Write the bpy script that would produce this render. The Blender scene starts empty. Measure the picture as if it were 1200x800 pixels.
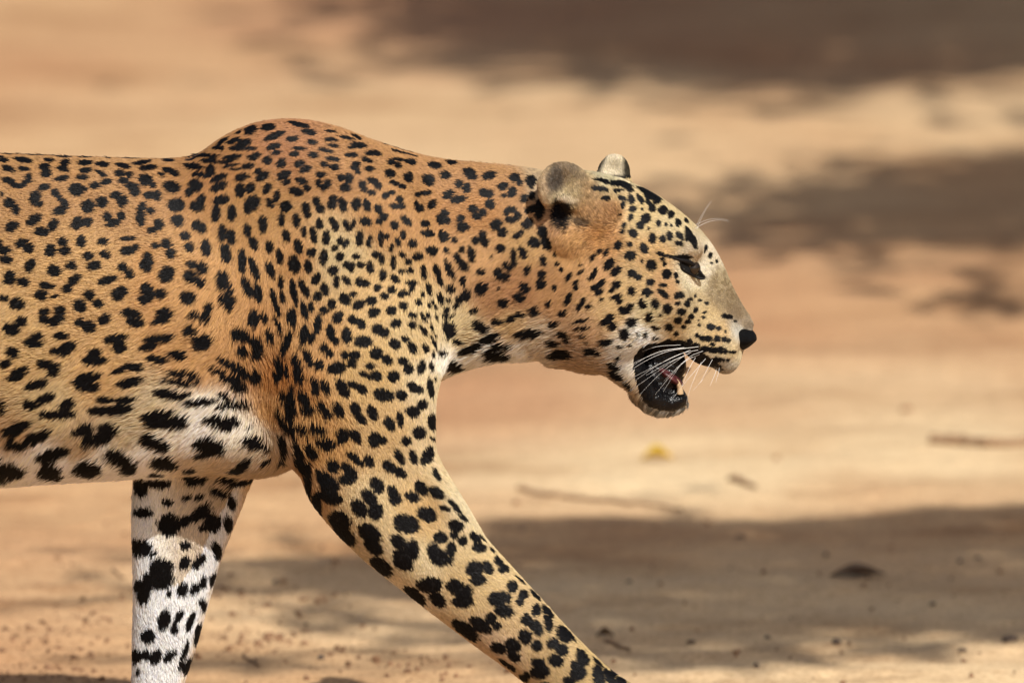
import bpy, math, random
import numpy as np
from mathutils import Vector
from mathutils.bvhtree import BVHTree

sc = bpy.context.scene
rng = np.random.default_rng(7)
random.seed(7)

# ------------------------------------------------------------------ camera
CAM_H, CAM_D, AIM_Z = 2.0, 10.0, 0.53
CAM = np.array([0.0, -CAM_D, CAM_H])
PITCH = math.atan2(CAM_H - AIM_Z, CAM_D)
DIST = math.hypot(CAM_D, CAM_H - AIM_Z)
FIELD = 1.2                                     # metres across the frame at the leopard
cam_data = bpy.data.cameras.new("camera")
cam = bpy.data.objects.new("camera", cam_data)
sc.collection.objects.link(cam)
cam.location = CAM
cam.rotation_euler = (math.pi / 2 - PITCH, 0, 0)
cam_data.sensor_width = 36.0
cam_data.lens = 36.0 * DIST / FIELD
cam_data.clip_start = 0.5
cam_data.clip_end = 3000.0
cam_data.dof.use_dof = True
cam_data.dof.focus_distance = DIST - 0.03
cam_data.dof.aperture_fstop = cam_data.lens / 74.0
sc.camera = cam

# ------------------------------------------------------------------ light
SUN_ELEV, SUN_AZ = math.radians(45), math.radians(28)      # azimuth: degrees right of straight behind the camera
TO_SUN = np.array([math.cos(SUN_ELEV) * math.sin(SUN_AZ), -math.cos(SUN_ELEV) * math.cos(SUN_AZ), math.sin(SUN_ELEV)])
sun_data = bpy.data.lights.new("sun", 'SUN')
sun_data.energy = 4.85
sun_data.angle = math.radians(0.5)
sun_data.color = (1.0, 0.96, 0.90)
sun = bpy.data.objects.new("sun", sun_data)
sc.collection.objects.link(sun)
sun.rotation_euler = Vector(TO_SUN).to_track_quat('Z', 'Y').to_euler()
world = bpy.data.worlds.new("World")
sc.world = world
world.use_nodes = True
wn = world.node_tree.nodes
sky = wn.new('ShaderNodeTexSky')
sky.sky_type = 'NISHITA'
sky.sun_disc = False
sky.sun_elevation = SUN_ELEV
sky.sun_rotation = math.pi - SUN_AZ          # Nishita: 0 = +Y, clockwise seen from above
sky.air_density = 1.0
sky.dust_density = 4.0
wn['Background'].inputs['Strength'].default_value = 0.075
world.node_tree.links.new(sky.outputs['Color'], wn['Background'].inputs['Color'])
sc.view_settings.view_transform = 'Standard'
sc.view_settings.look = 'None'
sc.view_settings.exposure = 0.0
sc.view_settings.gamma = 1.0
try:
    sc.cycles_curves.shape = 'RIBBONS'
    sc.cycles_curves.subdivisions = 2
except Exception:
    pass
sc.cycles.max_bounces = 5
sc.cycles.transparent_max_bounces = 4

# ------------------------------------------------------------------ helpers
sp_, cp_ = math.sin(PITCH), math.cos(PITCH)
AX_R = np.array([1.0, 0, 0]); AX_F = np.array([0, cp_, -sp_]); AX_U = np.array([0, sp_, cp_])
K = 1.2 / DIST                                   # tangent of the field per 1200 photo pixels, /1200 each

def W(px, py, depth=0.0):
    """point (metres) at world depth y=depth whose picture sits at photo pixel (px, py)"""
    px = np.asarray(px, float); py = np.asarray(py, float)
    d = AX_F + ((px - 600) / 1000.0 / DIST)[..., None] * AX_R + ((400 - py) / 1000.0 / DIST)[..., None] * AX_U
    t = (np.asarray(depth, float) - CAM[1]) / d[..., 1]
    return CAM + d * t[..., None]

def G(px, py):
    """point of the flat ground seen at photo pixel (px, py)"""
    d = AX_F + (px - 600) / 1000.0 / DIST * AX_R + (400 - py) / 1000.0 / DIST * AX_U
    if d[2] > -1e-3:
        d = d.copy(); d[2] = -1e-3
    return CAM + d * (-CAM[2] / d[2])

def PX(p):
    """photo pixel of world points"""
    q = p - CAM
    f = q @ AX_F
    return 600 + (q @ AX_R) / f * DIST * 1000, 400 - (q @ AX_U) / f * DIST * 1000

def lin(c):
    c = np.asarray(c, float) / 255.0
    return np.where(c <= 0.04045, c / 12.92, ((c + 0.055) / 1.055) ** 2.4)

def link(name, data, parent=None):
    o = bpy.data.objects.new(name, data)
    sc.collection.objects.link(o)
    if parent is not None:
        o.parent = parent
    return o

def tag(o, label=None, cat=None, group=None, kind=None):
    if label: o['label'] = label
    if cat: o['category'] = cat
    if group: o['group'] = group
    if kind: o['kind'] = kind
    return o

def empty(name, loc=(0, 0, 0)):
    o = link(name, None)
    o.location = loc
    o.empty_display_size = 0.1
    return o

def mesh_from(name, verts, faces, smooth=True, mat=None):
    me = bpy.data.meshes.new(name)
    verts = np.asarray(verts, np.float32)
    faces = np.asarray(faces, np.int32)
    n = faces.shape[1]
    me.vertices.add(len(verts)); me.vertices.foreach_set('co', verts.ravel())
    me.loops.add(faces.size); me.loops.foreach_set('vertex_index', faces.ravel())
    me.polygons.add(len(faces))
    me.polygons.foreach_set('loop_start', np.arange(0, faces.size, n, dtype=np.int32))
    try:
        me.polygons.foreach_set('loop_total', np.full(len(faces), n, np.int32))
    except Exception:
        pass
    me.update(calc_edges=True)
    me.polygons.foreach_set('use_smooth', np.full(len(faces), smooth, bool))
    if mat: me.materials.append(mat)
    return me

def tube(pts, radii, sides=6, closed=True):
    """verts/faces(quads) of a tapered tube along a polyline"""
    pts = np.asarray(pts, float); n = len(pts)
    radii = np.broadcast_to(np.asarray(radii, float), (n,))
    tang = np.gradient(pts, axis=0)
    tang /= np.linalg.norm(tang, axis=1)[:, None] + 1e-12
    ref = np.array([0.13, 0.31, 0.94])
    V = []
    for i in range(n):
        a = np.cross(tang[i], ref); a /= np.linalg.norm(a) + 1e-12
        b = np.cross(tang[i], a)
        ang = np.linspace(0, 2 * math.pi, sides, endpoint=False)
        V.append(pts[i] + radii[i] * (np.cos(ang)[:, None] * a + np.sin(ang)[:, None] * b))
    V = np.concatenate(V)
    F = []
    for i in range(n - 1):
        for j in range(sides):
            k = (j + 1) % sides
            F.append((i * sides + j, i * sides + k, (i + 1) * sides + k, (i + 1) * sides + j))
    return V, np.array(F)

def join(parts):
    vs, fs, o = [], [], 0
    for v, f in parts:
        vs.append(v); fs.append(np.asarray(f) + o); o += len(v)
    return np.concatenate(vs), np.concatenate(fs)

def new_mat(name):
    m = bpy.data.materials.new(name)
    m.use_nodes = True
    return m, m.node_tree.nodes, m.node_tree.links, m.node_tree.nodes['Principled BSDF']

def simple_mat(name, col, rough=0.6, noise=0.0, nscale=60.0, spec=0.5, bump=0.0):
    m, n, l, b = new_mat(name)
    b.inputs['Roughness'].default_value = rough
    b.inputs['Specular IOR Level'].default_value = spec
    if noise > 0 or bump > 0:
        tc = n.new('ShaderNodeTexCoord'); t = n.new('ShaderNodeTexNoise')
        t.inputs['Scale'].default_value = nscale; t.inputs['Detail'].default_value = 5
        l.new(tc.outputs['Object'], t.inputs['Vector'])
        r = n.new('ShaderNodeValToRGB')
        r.color_ramp.elements[0].position = 0.3; r.color_ramp.elements[1].position = 0.7
        c = np.asarray(col)
        r.color_ramp.elements[0].color = (*np.clip(c * (1 - noise), 0, 1), 1)
        r.color_ramp.elements[1].color = (*np.clip(c * (1 + noise), 0, 1), 1)
        l.new(t.outputs['Fac'], r.inputs['Fac']); l.new(r.outputs['Color'], b.inputs['Base Color'])
        if bump > 0:
            bp = n.new('ShaderNodeBump'); bp.inputs['Strength'].default_value = bump
            bp.inputs['Distance'].default_value = 0.004
            l.new(t.outputs['Fac'], bp.inputs['Height']); l.new(bp.outputs['Normal'], b.inputs['Normal'])
    else:
        b.inputs['Base Color'].default_value = (*col, 1)
    return m
FUR_COUNT = 420000
# ------------------------------------------------------------------ ground: one sheet to the horizon
def vnoise(x, y, seed):
    """smooth value noise on arrays"""
    r = np.random.default_rng(seed); T = r.random((256, 256))
    xi = np.floor(x).astype(int); yi = np.floor(y).astype(int)
    fx = x - xi; fy = y - yi
    fx = fx * fx * (3 - 2 * fx); fy = fy * fy * (3 - 2 * fy)
    g = lambda a, b: T[a & 255, b & 255]
    return (g(xi, yi) * (1 - fx) + g(xi + 1, yi) * fx) * (1 - fy) + (g(xi, yi + 1) * (1 - fx) + g(xi + 1, yi + 1) * fx) * fy

def ground_z(x, y):
    z = 0.022 * (vnoise(x * 1.1 + 9, y * 1.6, 1) - 0.5)
    z = z + 0.012 * (vnoise(x * 2.6, y * 7.0 + x * 1.2, 2) - 0.5)        # low ridges left by tyres and wind, running across
    z = z + 0.006 * (vnoise(x * 9, y * 22 + x * 3, 3) - 0.5)
    z = z + 0.0035 * (vnoise(x * 40, y * 40, 4) - 0.5)
    z = z + 0.0020 * (vnoise(x * 95, y * 95, 5) - 0.5)
    return z

def axis(lo, hi, step, far, grow):
    a = list(np.arange(lo, hi + 1e-6, step))
    s = step
    while a[-1] < far:
        s *= grow; a.append(a[-1] + s)
    s = step
    b = []
    c = lo
    while c > -far:
        s *= grow; c -= s; b.append(c)
    return np.array(b[::-1] + a)

gx = axis(-0.75, 0.75, 0.007, 900, 1.12)
gy = axis(0.28, 1.9, 0.008, 900, 1.035)
XX, YY = np.meshgrid(gx, gy, indexing='ij')
fade = np.clip(1 - (np.hypot(XX, YY - 3) - 25) / 20, 0, 1)
ZZ = ground_z(XX, YY) * fade
gv = np.stack([XX, YY, ZZ], -1).reshape(-1, 3)
ni, nj = XX.shape
ii, jj = np.meshgrid(np.arange(ni - 1), np.arange(nj - 1), indexing='ij')
q0 = (ii * nj + jj).ravel()
gf = np.stack([q0, q0 + nj, q0 + nj + 1, q0 + 1], 1)

m_sand, n, l, b = new_mat("dry sand")
b.inputs['Roughness'].default_value = 0.92
b.inputs['Specular IOR Level'].default_value = 0.15
geo = n.new('ShaderNodeNewGeometry')
def gnoise(scale, detail, stretch=(1, 1, 1), rough=0.55):
    mp = n.new('ShaderNodeMapping'); mp.inputs['Scale'].default_value = stretch
    t = n.new('ShaderNodeTexNoise'); t.inputs['Scale'].default_value = scale
    t.inputs['Detail'].default_value = detail; t.inputs['Roughness'].default_value = rough
    l.new(geo.outputs['Position'], mp.inputs['Vector']); l.new(mp.outputs['Vector'], t.inputs['Vector'])
    return t.outputs['Fac']
def ramp(fac, stops):
    r = n.new('ShaderNodeValToRGB')
    e = r.color_ramp.elements
    while len(e) < len(stops): e.new(0.5)
    for el, (p, c) in zip(e, stops):
        el.position = p; el.color = (*c, 1)
    l.new(fac, r.inputs['Fac'])
    return r.outputs['Color']
def mix(fac, a, bb, mode='MIX'):
    mx = n.new('ShaderNodeMix'); mx.data_type = 'RGBA'; mx.blend_type = mode
    if isinstance(fac, float): mx.inputs[0].default_value = fac
    else: l.new(fac, mx.inputs[0])
    l.new(a, mx.inputs[6]); l.new(bb, mx.inputs[7])
    return mx.outputs[2]
c_big = ramp(gnoise(0.62, 5, (1, 0.6, 1)), [(0.38, (0.60, 0.385, 0.205)), (0.50, (0.535, 0.322, 0.168)), (0.62, (0.475, 0.255, 0.128))])
c_mid = ramp(gnoise(2.9, 8, (0.6, 1.2, 1), 0.66), [(0.34, (0.70, 0.62, 0.56)), (0.47, (0.98, 0.96, 0.94)), (0.60, (1.07, 1.08, 1.08))])
c_fine = ramp(gnoise(150, 3), [(0.32, (0.72, 0.66, 0.60)), (0.5, (1, 1, 1)), (0.72, (1.07, 1.07, 1.05))])
c_speck = ramp(gnoise(30, 6, (0.8, 1.2, 1), 0.78), [(0.30, (0.55, 0.42, 0.34)), (0.42, (1, 1, 1)), (1.0, (1, 1, 1))])
soil = n.new('ShaderNodeAttribute'); soil.attribute_name = 'soil'
sx = n.new('ShaderNodeSeparateXYZ'); l.new(soil.outputs['Vector'], sx.inputs['Vector'])
def flat(c):
    r_ = n.new('ShaderNodeRGB'); r_.outputs[0].default_value = (*c, 1); return r_.outputs[0]
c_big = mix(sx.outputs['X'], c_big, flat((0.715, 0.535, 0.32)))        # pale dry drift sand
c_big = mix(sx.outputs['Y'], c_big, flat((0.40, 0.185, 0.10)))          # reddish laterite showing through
cc = mix(1.0, c_big, c_mid, 'MULTIPLY')
cc = mix(1.0, cc, c_fine, 'MULTIPLY')
cc = mix(0.8, cc, c_speck, 'MULTIPLY')
l.new(cc, b.inputs['Base Color'])
bp = n.new('ShaderNodeBump'); bp.inputs['Strength'].default_value = 0.5; bp.inputs['Distance'].default_value = 0.006
l.new(gnoise(90, 6, (1, 1, 1), 0.7), bp.inputs['Height']); l.new(bp.outputs['Normal'], b.inputs['Normal'])
# two soils: where the pale drift sand and the red earth lie
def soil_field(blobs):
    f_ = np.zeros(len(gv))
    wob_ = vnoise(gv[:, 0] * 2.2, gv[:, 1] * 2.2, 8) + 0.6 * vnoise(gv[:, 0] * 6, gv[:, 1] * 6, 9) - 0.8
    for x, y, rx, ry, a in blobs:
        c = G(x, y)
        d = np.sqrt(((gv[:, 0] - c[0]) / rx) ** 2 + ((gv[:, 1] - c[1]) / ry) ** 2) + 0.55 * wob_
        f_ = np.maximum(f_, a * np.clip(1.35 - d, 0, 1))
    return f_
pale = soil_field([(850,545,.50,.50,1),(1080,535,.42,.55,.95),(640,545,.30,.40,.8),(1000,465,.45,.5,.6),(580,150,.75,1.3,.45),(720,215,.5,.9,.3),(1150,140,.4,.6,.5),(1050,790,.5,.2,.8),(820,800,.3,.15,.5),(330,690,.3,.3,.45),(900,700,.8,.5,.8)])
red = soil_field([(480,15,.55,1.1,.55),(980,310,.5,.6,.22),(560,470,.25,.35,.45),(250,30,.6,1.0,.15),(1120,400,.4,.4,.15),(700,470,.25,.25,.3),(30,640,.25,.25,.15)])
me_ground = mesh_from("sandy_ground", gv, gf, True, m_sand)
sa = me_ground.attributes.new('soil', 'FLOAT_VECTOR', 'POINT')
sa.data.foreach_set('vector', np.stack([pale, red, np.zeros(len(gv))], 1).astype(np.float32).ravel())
ground = tag(link("sandy_ground", me_ground), kind='structure')
# ------------------------------------------------------------------ the leopard's body as one smooth blended surface (millimetres)
xs = np.concatenate([np.arange(-1330, -640, 9.0), np.arange(-640, 20, 3.1), np.arange(20, 301, 2.3)])
ys = np.arange(-150, 151, 3.0)
zs = np.concatenate([np.arange(-6, 420, 3.2), np.arange(420, 800, 2.7)])
F = np.full((len(xs), len(ys), len(zs)), 1e3, np.float32)
def W3(px, py, d=0.0):
    return W(px, py, d / 1000.0) * 1000.0
def sub(lo, hi):
    s = []
    for a, u, v in zip((xs, ys, zs), lo, hi):
        s.append(slice(max(0, np.searchsorted(a, u) - 1), min(len(a), np.searchsorted(a, v) + 1)))
    return tuple(s)
def blend(s, d, k, op='add'):
    A = F[s]
    if op == 'add':
        h = np.clip(k - np.abs(A - d), 0, None) / k
        F[s] = np.minimum(A, d) - h * h * k * 0.25
    else:
        d = -d
        h = np.clip(k - np.abs(A - d), 0, None) / k
        F[s] = np.maximum(A, d) + h * h * k * 0.25
def rot(yaw=0, pitch=0, roll=0):
    """columns = local axes. yaw about z, pitch about y (positive tips the nose end down), roll about x"""
    a, b_, c = map(math.radians, (yaw, pitch, roll))
    Rz = np.array([[math.cos(a), -math.sin(a), 0], [math.sin(a), math.cos(a), 0], [0, 0, 1]])
    Ry = np.array([[math.cos(b_), 0, math.sin(b_)], [0, 1, 0], [-math.sin(b_), 0, math.cos(b_)]])
    Rx = np.array([[1, 0, 0], [0, math.cos(c), -math.sin(c)], [0, math.sin(c), math.cos(c)]])
    return Rz @ Ry @ Rx
def ell(c, r, R=None, k=15, op='add'):
    c = np.asarray(c, float); r = np.asarray(r, float)
    if R is None: R = np.eye(3)
    m = r.max() + k + 8
    s = sub(c - m, c + m)
    X = xs[s[0]][:, None, None] - c[0]; Y = ys[s[1]][None, :, None] - c[1]; Z = zs[s[2]][None, None, :] - c[2]
    u = (R[0, 0] * X + R[1, 0] * Y + R[2, 0] * Z) / r[0]
    v = (R[0, 1] * X + R[1, 1] * Y + R[2, 1] * Z) / r[1]
    w = (R[0, 2] * X + R[1, 2] * Y + R[2, 2] * Z) / r[2]
    q = np.sqrt(u * u + v * v + w * w)
    g = np.sqrt((u / r[0]) ** 2 + (v / r[1]) ** 2 + (w / r[2]) ** 2) + 1e-9
    d = q * (q - 1) / g
    d = np.where(q < 1e-3, -r.min(), d)
    blend(s, d.astype(np.float32), k, op)
def capsule(a, b_, ra, rb, k=15, op='add', sy=1.0):
    a = np.asarray(a, float); b_ = np.asarray(b_, float)
    m = max(ra, rb) + k + 8
    s = sub(np.minimum(a, b_) - m, np.maximum(a, b_) + m)
    X = xs[s[0]][:, None, None]; Y = ys[s[1]][None, :, None]; Z = zs[s[2]][None, None, :]
    ab = b_ - a; L2 = (ab * ab).sum()
    t = np.clip(((X - a[0]) * ab[0] + (Y - a[1]) * ab[1] + (Z - a[2]) * ab[2]) / L2, 0, 1)
    d = np.sqrt((X - a[0] - t * ab[0]) ** 2 + ((Y - a[1] - t * ab[1]) / sy) ** 2 + (Z - a[2] - t * ab[2]) ** 2) - (ra + t * (rb - ra))
    blend(s, d.astype(np.float32), k, op)
def smooth_interp(x, xp, fp):
    """monotone-ish cubic interpolation of a profile"""
    xp = np.asarray(xp, float); fp = np.asarray(fp, float)
    m = np.gradient(fp, xp)
    i = np.clip(np.searchsorted(xp, x) - 1, 0, len(xp) - 2)
    h = xp[i + 1] - xp[i]; t = np.clip((x - xp[i]) / h, 0, 1)
    return ((2 * t**3 - 3 * t**2 + 1) * fp[i] + (t**3 - 2 * t**2 + t) * h * m[i] + (-2 * t**3 + 3 * t**2) * fp[i + 1] + (t**3 - t**2) * h * m[i + 1])
def loft_x(rows, k=20, p=2.2, shrink=4.0):
    """rows: px, top py, bottom py, half width(mm); sections stand across x"""
    rows = np.asarray(rows, float)
    top = W3(rows[:, 0], rows[:, 1]); bot = W3(rows[:, 0], rows[:, 2])
    px = top[:, 0]
    s = sub((px[0] - 40, -150, bot[:, 2].min() - 40), (px[-1] + 40, 150, top[:, 2].max() + 40))
    X = xs[s[0]]
    tz = smooth_interp(X, px, top[:, 2])[:, None, None]; bz = smooth_interp(X, px, bot[:, 2])[:, None, None]
    hw = smooth_interp(X, px, rows[:, 3])[:, None, None] - shrink
    hz = np.maximum((tz - bz) / 2 - shrink, 2.0); cz = (tz + bz) / 2
    Y = ys[s[1]][None, :, None]; Z = zs[s[2]][None, None, :]
    q = (np.abs((Z - cz) / hz) ** p + np.abs(Y / hw) ** p) ** (1 / p)
    d = (q - 1) * np.minimum(hz, hw) * (0.55 + 0.45 * np.minimum(q, 1))
    ov = np.maximum(px[0] - X, X - px[-1])[:, None, None]
    d = np.where(ov > 0, np.sqrt(np.maximum(d, 0) ** 2 + np.maximum(ov, 0) ** 2), d)
    d = np.maximum(d, np.broadcast_to(ov, d.shape) * 1.0)
    blend(s, d.astype(np.float32), k)
def loft_z(rows, k=20, shrink=3.0, slope=1.0):
    """rows: py, left px, right px, depth(mm), half depth(mm); sections lie across z"""
    rows = np.asarray(rows, float)
    L = np.array([W3(r[1], r[0], r[3]) for r in rows]); Rr = np.array([W3(r[2], r[0], r[3]) for r in rows])
    z = L[:, 2][::-1]
    fl = lambda a: a[::-1]
    s = sub((L[:, 0].min() - 40, rows[:, 3].min() - rows[:, 4].max() - 40, z[0] - 30), (Rr[:, 0].max() + 40, rows[:, 3].max() + rows[:, 4].max() + 40, z[-1] + 30))
    Z = zs[s[2]]
    lx = smooth_interp(Z, z, fl(L[:, 0]))[None, None, :]; rx = smooth_interp(Z, z, fl(Rr[:, 0]))[None, None, :]
    cy = smooth_interp(Z, z, fl(rows[:, 3]))[None, None, :]; hy = smooth_interp(Z, z, fl(rows[:, 4]))[None, None, :] - shrink
    cx = (lx + rx) / 2
    dc = np.gradient(cx[0, 0], Z)[None, None, :]
    cosf = 1 / np.sqrt(1 + dc ** 2)
    hx = np.maximum((rx - lx) / 2 - shrink / cosf, 2.0)
    X = xs[s[0]][:, None, None]; Y = ys[s[1]][None, :, None]
    q = (np.abs((X - cx) / hx) ** 2.15 + np.abs((Y - cy) / hy) ** 2.15) ** (1 / 2.15)
    d = (q - 1) * np.minimum(hx * cosf, hy) * (0.55 + 0.45 * np.minimum(q, 1))
    ov = np.maximum(z[0] - Z, Z - z[-1])[None, None, :]
    d = np.maximum(d, np.broadcast_to(ov, d.shape))
    blend(s, d.astype(np.float32), k)

# trunk and neck
loft_x([(-590, 300, 400, 46), (-560, 245, 440, 74), (-500, 195, 480, 98), (-400, 172, 525, 108), (-300, 170, 545, 106),
        (-200, 172, 562, 108), (-100, 176, 572, 112), (0, 178, 569, 116), (100, 182, 561, 120), (200, 184, 557, 118),
        (230, 183, 555, 116), (262, 177, 553, 115), (300, 163, 549, 112), (340, 157, 543, 108), (400, 163, 528, 102), (460, 172, 492, 93), (520, 184, 446, 84),
        (560, 188, 430, 78), (620, 194, 424, 73), (660, 202, 426, 70), (700, 212, 430, 66), (725, 222, 420, 60)], k=10, p=2.45)
# withers: the shoulder blades stand proud of the back
for sgn in (-1, 1):
    ell(W3(362, 232, sgn * 50), (120, 34, 74), rot(0, 10, 0), k=44)
ell(W3(340, 209, -26), (86, 40, 54), rot(0, 4, 0), k=40)
ell(W3(415, 310, -86), (90, 38, 112), rot(0, 12, 0), k=26)       # shoulder muscle
ell(W3(366, 455, -98), (44, 34, 92), rot(0, 4, 0), k=22)
ell(W3(388, 566, -94), (20, 28, 26), k=14)                       # point of the elbow
ell(W3(450, 610, -104), (34, 28, 92), rot(0, -38, 0), k=20)       # forearm muscle
ell(W3(515, 575, -96), (16, 24, 70), rot(0, -34, 0), k=18)          # triceps
ell(W3(470, 400, -70), (46, 42, 88), k=30)
ell(W3(120, 400, -60), (190, 58, 120), k=60)                      # barrel of the ribs
ell(W3(300, 505, -50), (52, 44, 46), k=30)                        # fold behind the elbow
# near fore limb, reaching forward
loft_z([(250, 372, 455, -62, 30), (300, 345, 486, -74, 38), (350, 322, 504, -84, 44), (400, 316, 514, -90, 47), (450, 320, 514, -92, 47), (500, 332, 513, -92, 46),
        (545, 346, 515, -90, 45), (575, 358, 526, -89, 44), (600, 371, 546, -88, 42), (650, 417, 591, -86, 40), (700, 479, 637, -84, 37),
        (750, 545, 683, -82, 35), (790, 599, 727, -82, 33), (815, 630, 766, -82, 33), (840, 666, 797, -82, 33), (866, 704, 820, -82, 33), (892, 740, 838, -82, 33)], k=16)
ell(np.array([W3(800, 800, -82)[0] + 6, -84, 30]), (62, 40, 27), k=22)
for j, yy in enumerate((-110, -94, -77, -60)):
    ell((W3(847, 800, -82)[0] + (6 if j in (1, 2) else -4), yy, 19), (24, 10.5, 18), k=8)
# far fore limb, pushed back
loft_z([(470, 168, 345, 32, 40), (520, 160, 326, 35, 42), (560, 154, 300, 36, 38), (600, 152, 283, 38, 35), (650, 153, 263, 40, 34), (700, 154, 248, 43, 32),
        (750, 153, 234, 46, 30), (800, 152, 218, 50, 29), (840, 148, 206, 55, 28), (926, 142, 202, 60, 28)], k=14)
ell((W3(190, 800, 60)[0], 60, 24), (54, 36, 22), k=18)
for j, yy in enumerate((34, 50, 67, 83)):
    ell((W3(232, 800, 60)[0] + (6 if j in (1, 2) else -3), yy, 16), (22, 10, 15), k=8)
# hind quarters and tail, beyond the left edge of the picture
for sgn, off in ((-1, 60), (1, -90)):
    ell((-1080 + off * .3, sgn * 72, 480), (120, 52, 150), rot(0, 12, 0), k=40)
    capsule((-1040 + off * .4, sgn * 84, 400), (-1010 + off, sgn * 84, 300), 70, 44, k=25, sy=.7)
    capsule((-1010 + off, sgn * 84, 300), (-1120 + off, sgn * 80, 190), 42, 27, k=20)
    capsule((-1120 + off, sgn * 80, 190), (-1085 + off, sgn * 80, 40), 26, 24, k=16)
    ell((-1050 + off, sgn * 80, 24), (56, 36, 23), k=16)
tail = np.array([(-1170, 0, 610), (-1220, 0, 520), (-1250, 0, 400), (-1265, 0, 300), (-1280, 0, 230), (-1300, 0, 200)], float)
for i in range(len(tail) - 1):
    capsule(tail[i], tail[i + 1], 32 - i * 3, 29 - i * 3, k=14)
# head
loft_x([(652, 212, 418, 56), (690, 206, 428, 70), (720, 209, 430, 76), (745, 215, 420, 78), (768, 226, 411, 75), (788, 239, 408, 66),
        (808, 255, 413, 55), (825, 272, 424, 45), (840, 293, 434, 41), (850, 313, 438, 38), (857, 330, 436, 28), (865, 345, 427, 19),
        (872, 357, 412, 13), (878, 366, 394, 14), (883, 376, 388, 7)], k=22, p=2.25, shrink=3.0)
for sgn in (-1, 1):
    ell(W3(712, 365, sgn * 40), (56, 36, 58), k=22)               # jaw muscle
    ell(W3(765, 345, sgn * 52), (46, 22, 24), rot(0, 20, 0), k=20)  # cheekbone
    ell(W3(797, 283, sgn * 42), (30, 17, 17), rot(0, 32, 0), k=14)  # brow
    ell(W3(834, 402, sgn * 27), (33, 20, 27), k=14)                # whisker pad
    ell(W3(851, 419, sgn * 13), (15, 15, 16), k=10)                # front of the upper lip
    ell(W3(815, 313, sgn * 60), (15, 9, 9), rot(0, 38, 0), k=8, op='cut')   # eye socket
    ell(W3(846, 330, sgn * 44), (30, 10, 36), rot(0, 55, 0), k=18, op='cut')
# lower jaw, dropped open
for sgn in (-1, 1):
    capsule(W3(706, 404, sgn * 32), W3(737, 432, sgn * 27), 24, 19, k=12)
    capsule(W3(737, 432, sgn * 27), W3(764, 465, sgn * 17), 17, 11, k=10)
capsule(W3(764, 466, 0), W3(788, 470, 0), 15, 14, k=12, sy=1.5)
ell(W3(797, 466, 0), (10, 16, 11), k=8)
capsule(W3(752, 458, 0), W3(775, 474, 0), 13, 11, k=10, sy=1.6)
# hollow of the mouth: a dark web of lip and cheek between the jaws, set in from the sides
ell(W3(776, 434, 0), (27, 18, 32), rot(0, 34, 0), k=10)
ell(W3(822, 457, 0), (19, 26, 13), rot(0, 12, 0), k=6, op='cut')
for sgn in (-1, 1):
    ell(W3(782, 430, sgn * 38), (28, 22, 20), rot(0, 36, 0), k=10, op='cut')
# ears: near one laid back with its rounded outer face to the side, far one pricked
Rn = rot(0, 18, 0) @ rot(14, 0, -12)
ell(W3(661, 221, -74), (33, 11, 31), Rn, k=4)
ell(W3(692, 246, -60), (36, 17, 34), rot(0, 40, 0), k=8)
ell(W3(668, 274, -64), (26, 14, 24), k=10)
ell(W3(663, 219, -88), (21, 9, 20), Rn, k=5, op='cut')            # shallow cup inside the rim
ell(W3(655, 253, -96), (11, 32, 15), k=5, op='cut')
ell(W3(672, 256, -84), (9, 9, 8), k=6, op='cut')
ell(W3(719, 204, 58), (19, 11, 24), rot(0, 8, 0), k=7)
ell(W3(719, 200, 44), (12, 8, 15), rot(0, 8, 0), k=4, op='cut')
ell(W3(712, 224, 52), (32, 16, 18), k=12)

def surface_nets(F):
    S = F < 0
    c = np.zeros(tuple(d - 1 for d in F.shape), np.int8)
    for dx in (0, 1):
        for dy in (0, 1):
            for dz in (0, 1):
                c += S[dx:F.shape[0] - 1 + dx, dy:F.shape[1] - 1 + dy, dz:F.shape[2] - 1 + dz]
    I, J, Kk = np.nonzero((c > 0) & (c < 8))
    idx = np.full(c.shape, -1, np.int32); idx[I, J, Kk] = np.arange(len(I))
    acc = np.zeros((len(I), 3)); cnt = np.zeros(len(I))
    corners = [(x, y, z) for x in (0, 1) for y in (0, 1) for z in (0, 1)]
    ax = (xs, ys, zs)
    for a in corners:
        for d in range(3):
            if a[d] == 1: continue
            b_ = list(a); b_[d] = 1
            fa = F[I + a[0], J + a[1], Kk + a[2]]; fb = F[I + b_[0], J + b_[1], Kk + b_[2]]
            m = (fa < 0) != (fb < 0)
            t = np.where(m, fa / np.where(m, fa - fb, 1), 0)
            P = np.stack([xs[I + a[0]], ys[J + a[1]], zs[Kk + a[2]]], 1)
            Q = np.stack([xs[I + b_[0]], ys[J + b_[1]], zs[Kk + b_[2]]], 1)
            acc += np.where(m[:, None], P + t[:, None] * (Q - P), 0); cnt += m
    V = acc / cnt[:, None]
    quads = []
    for d in range(3):
        e1, e2 = [(1, 2), (2, 0), (0, 1)][d]
        lo = [slice(1, -1)] * 3; lo[d] = slice(0, -1)
        hi = [slice(1, -1)] * 3; hi[d] = slice(1, None)
        A = S[tuple(lo)]; B = S[tuple(hi)]
        ch = np.nonzero(A != B)
        base = [ch[0] + 1, ch[1] + 1, ch[2] + 1]; base[d] = ch[d]
        ins = A[ch]
        def cell(o1, o2):
            k = [base[0].copy(), base[1].copy(), base[2].copy()]
            k[e1] = k[e1] - o1; k[e2] = k[e2] - o2
            return idx[k[0], k[1], k[2]]
        q = np.stack([cell(1, 1), cell(0, 1), cell(0, 0), cell(1, 0)], 1)
        q[~ins] = q[~ins][:, ::-1]
        quads.append(q)
    return V, np.concatenate(quads)

BV, BF = surface_nets(F)
del F
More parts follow.
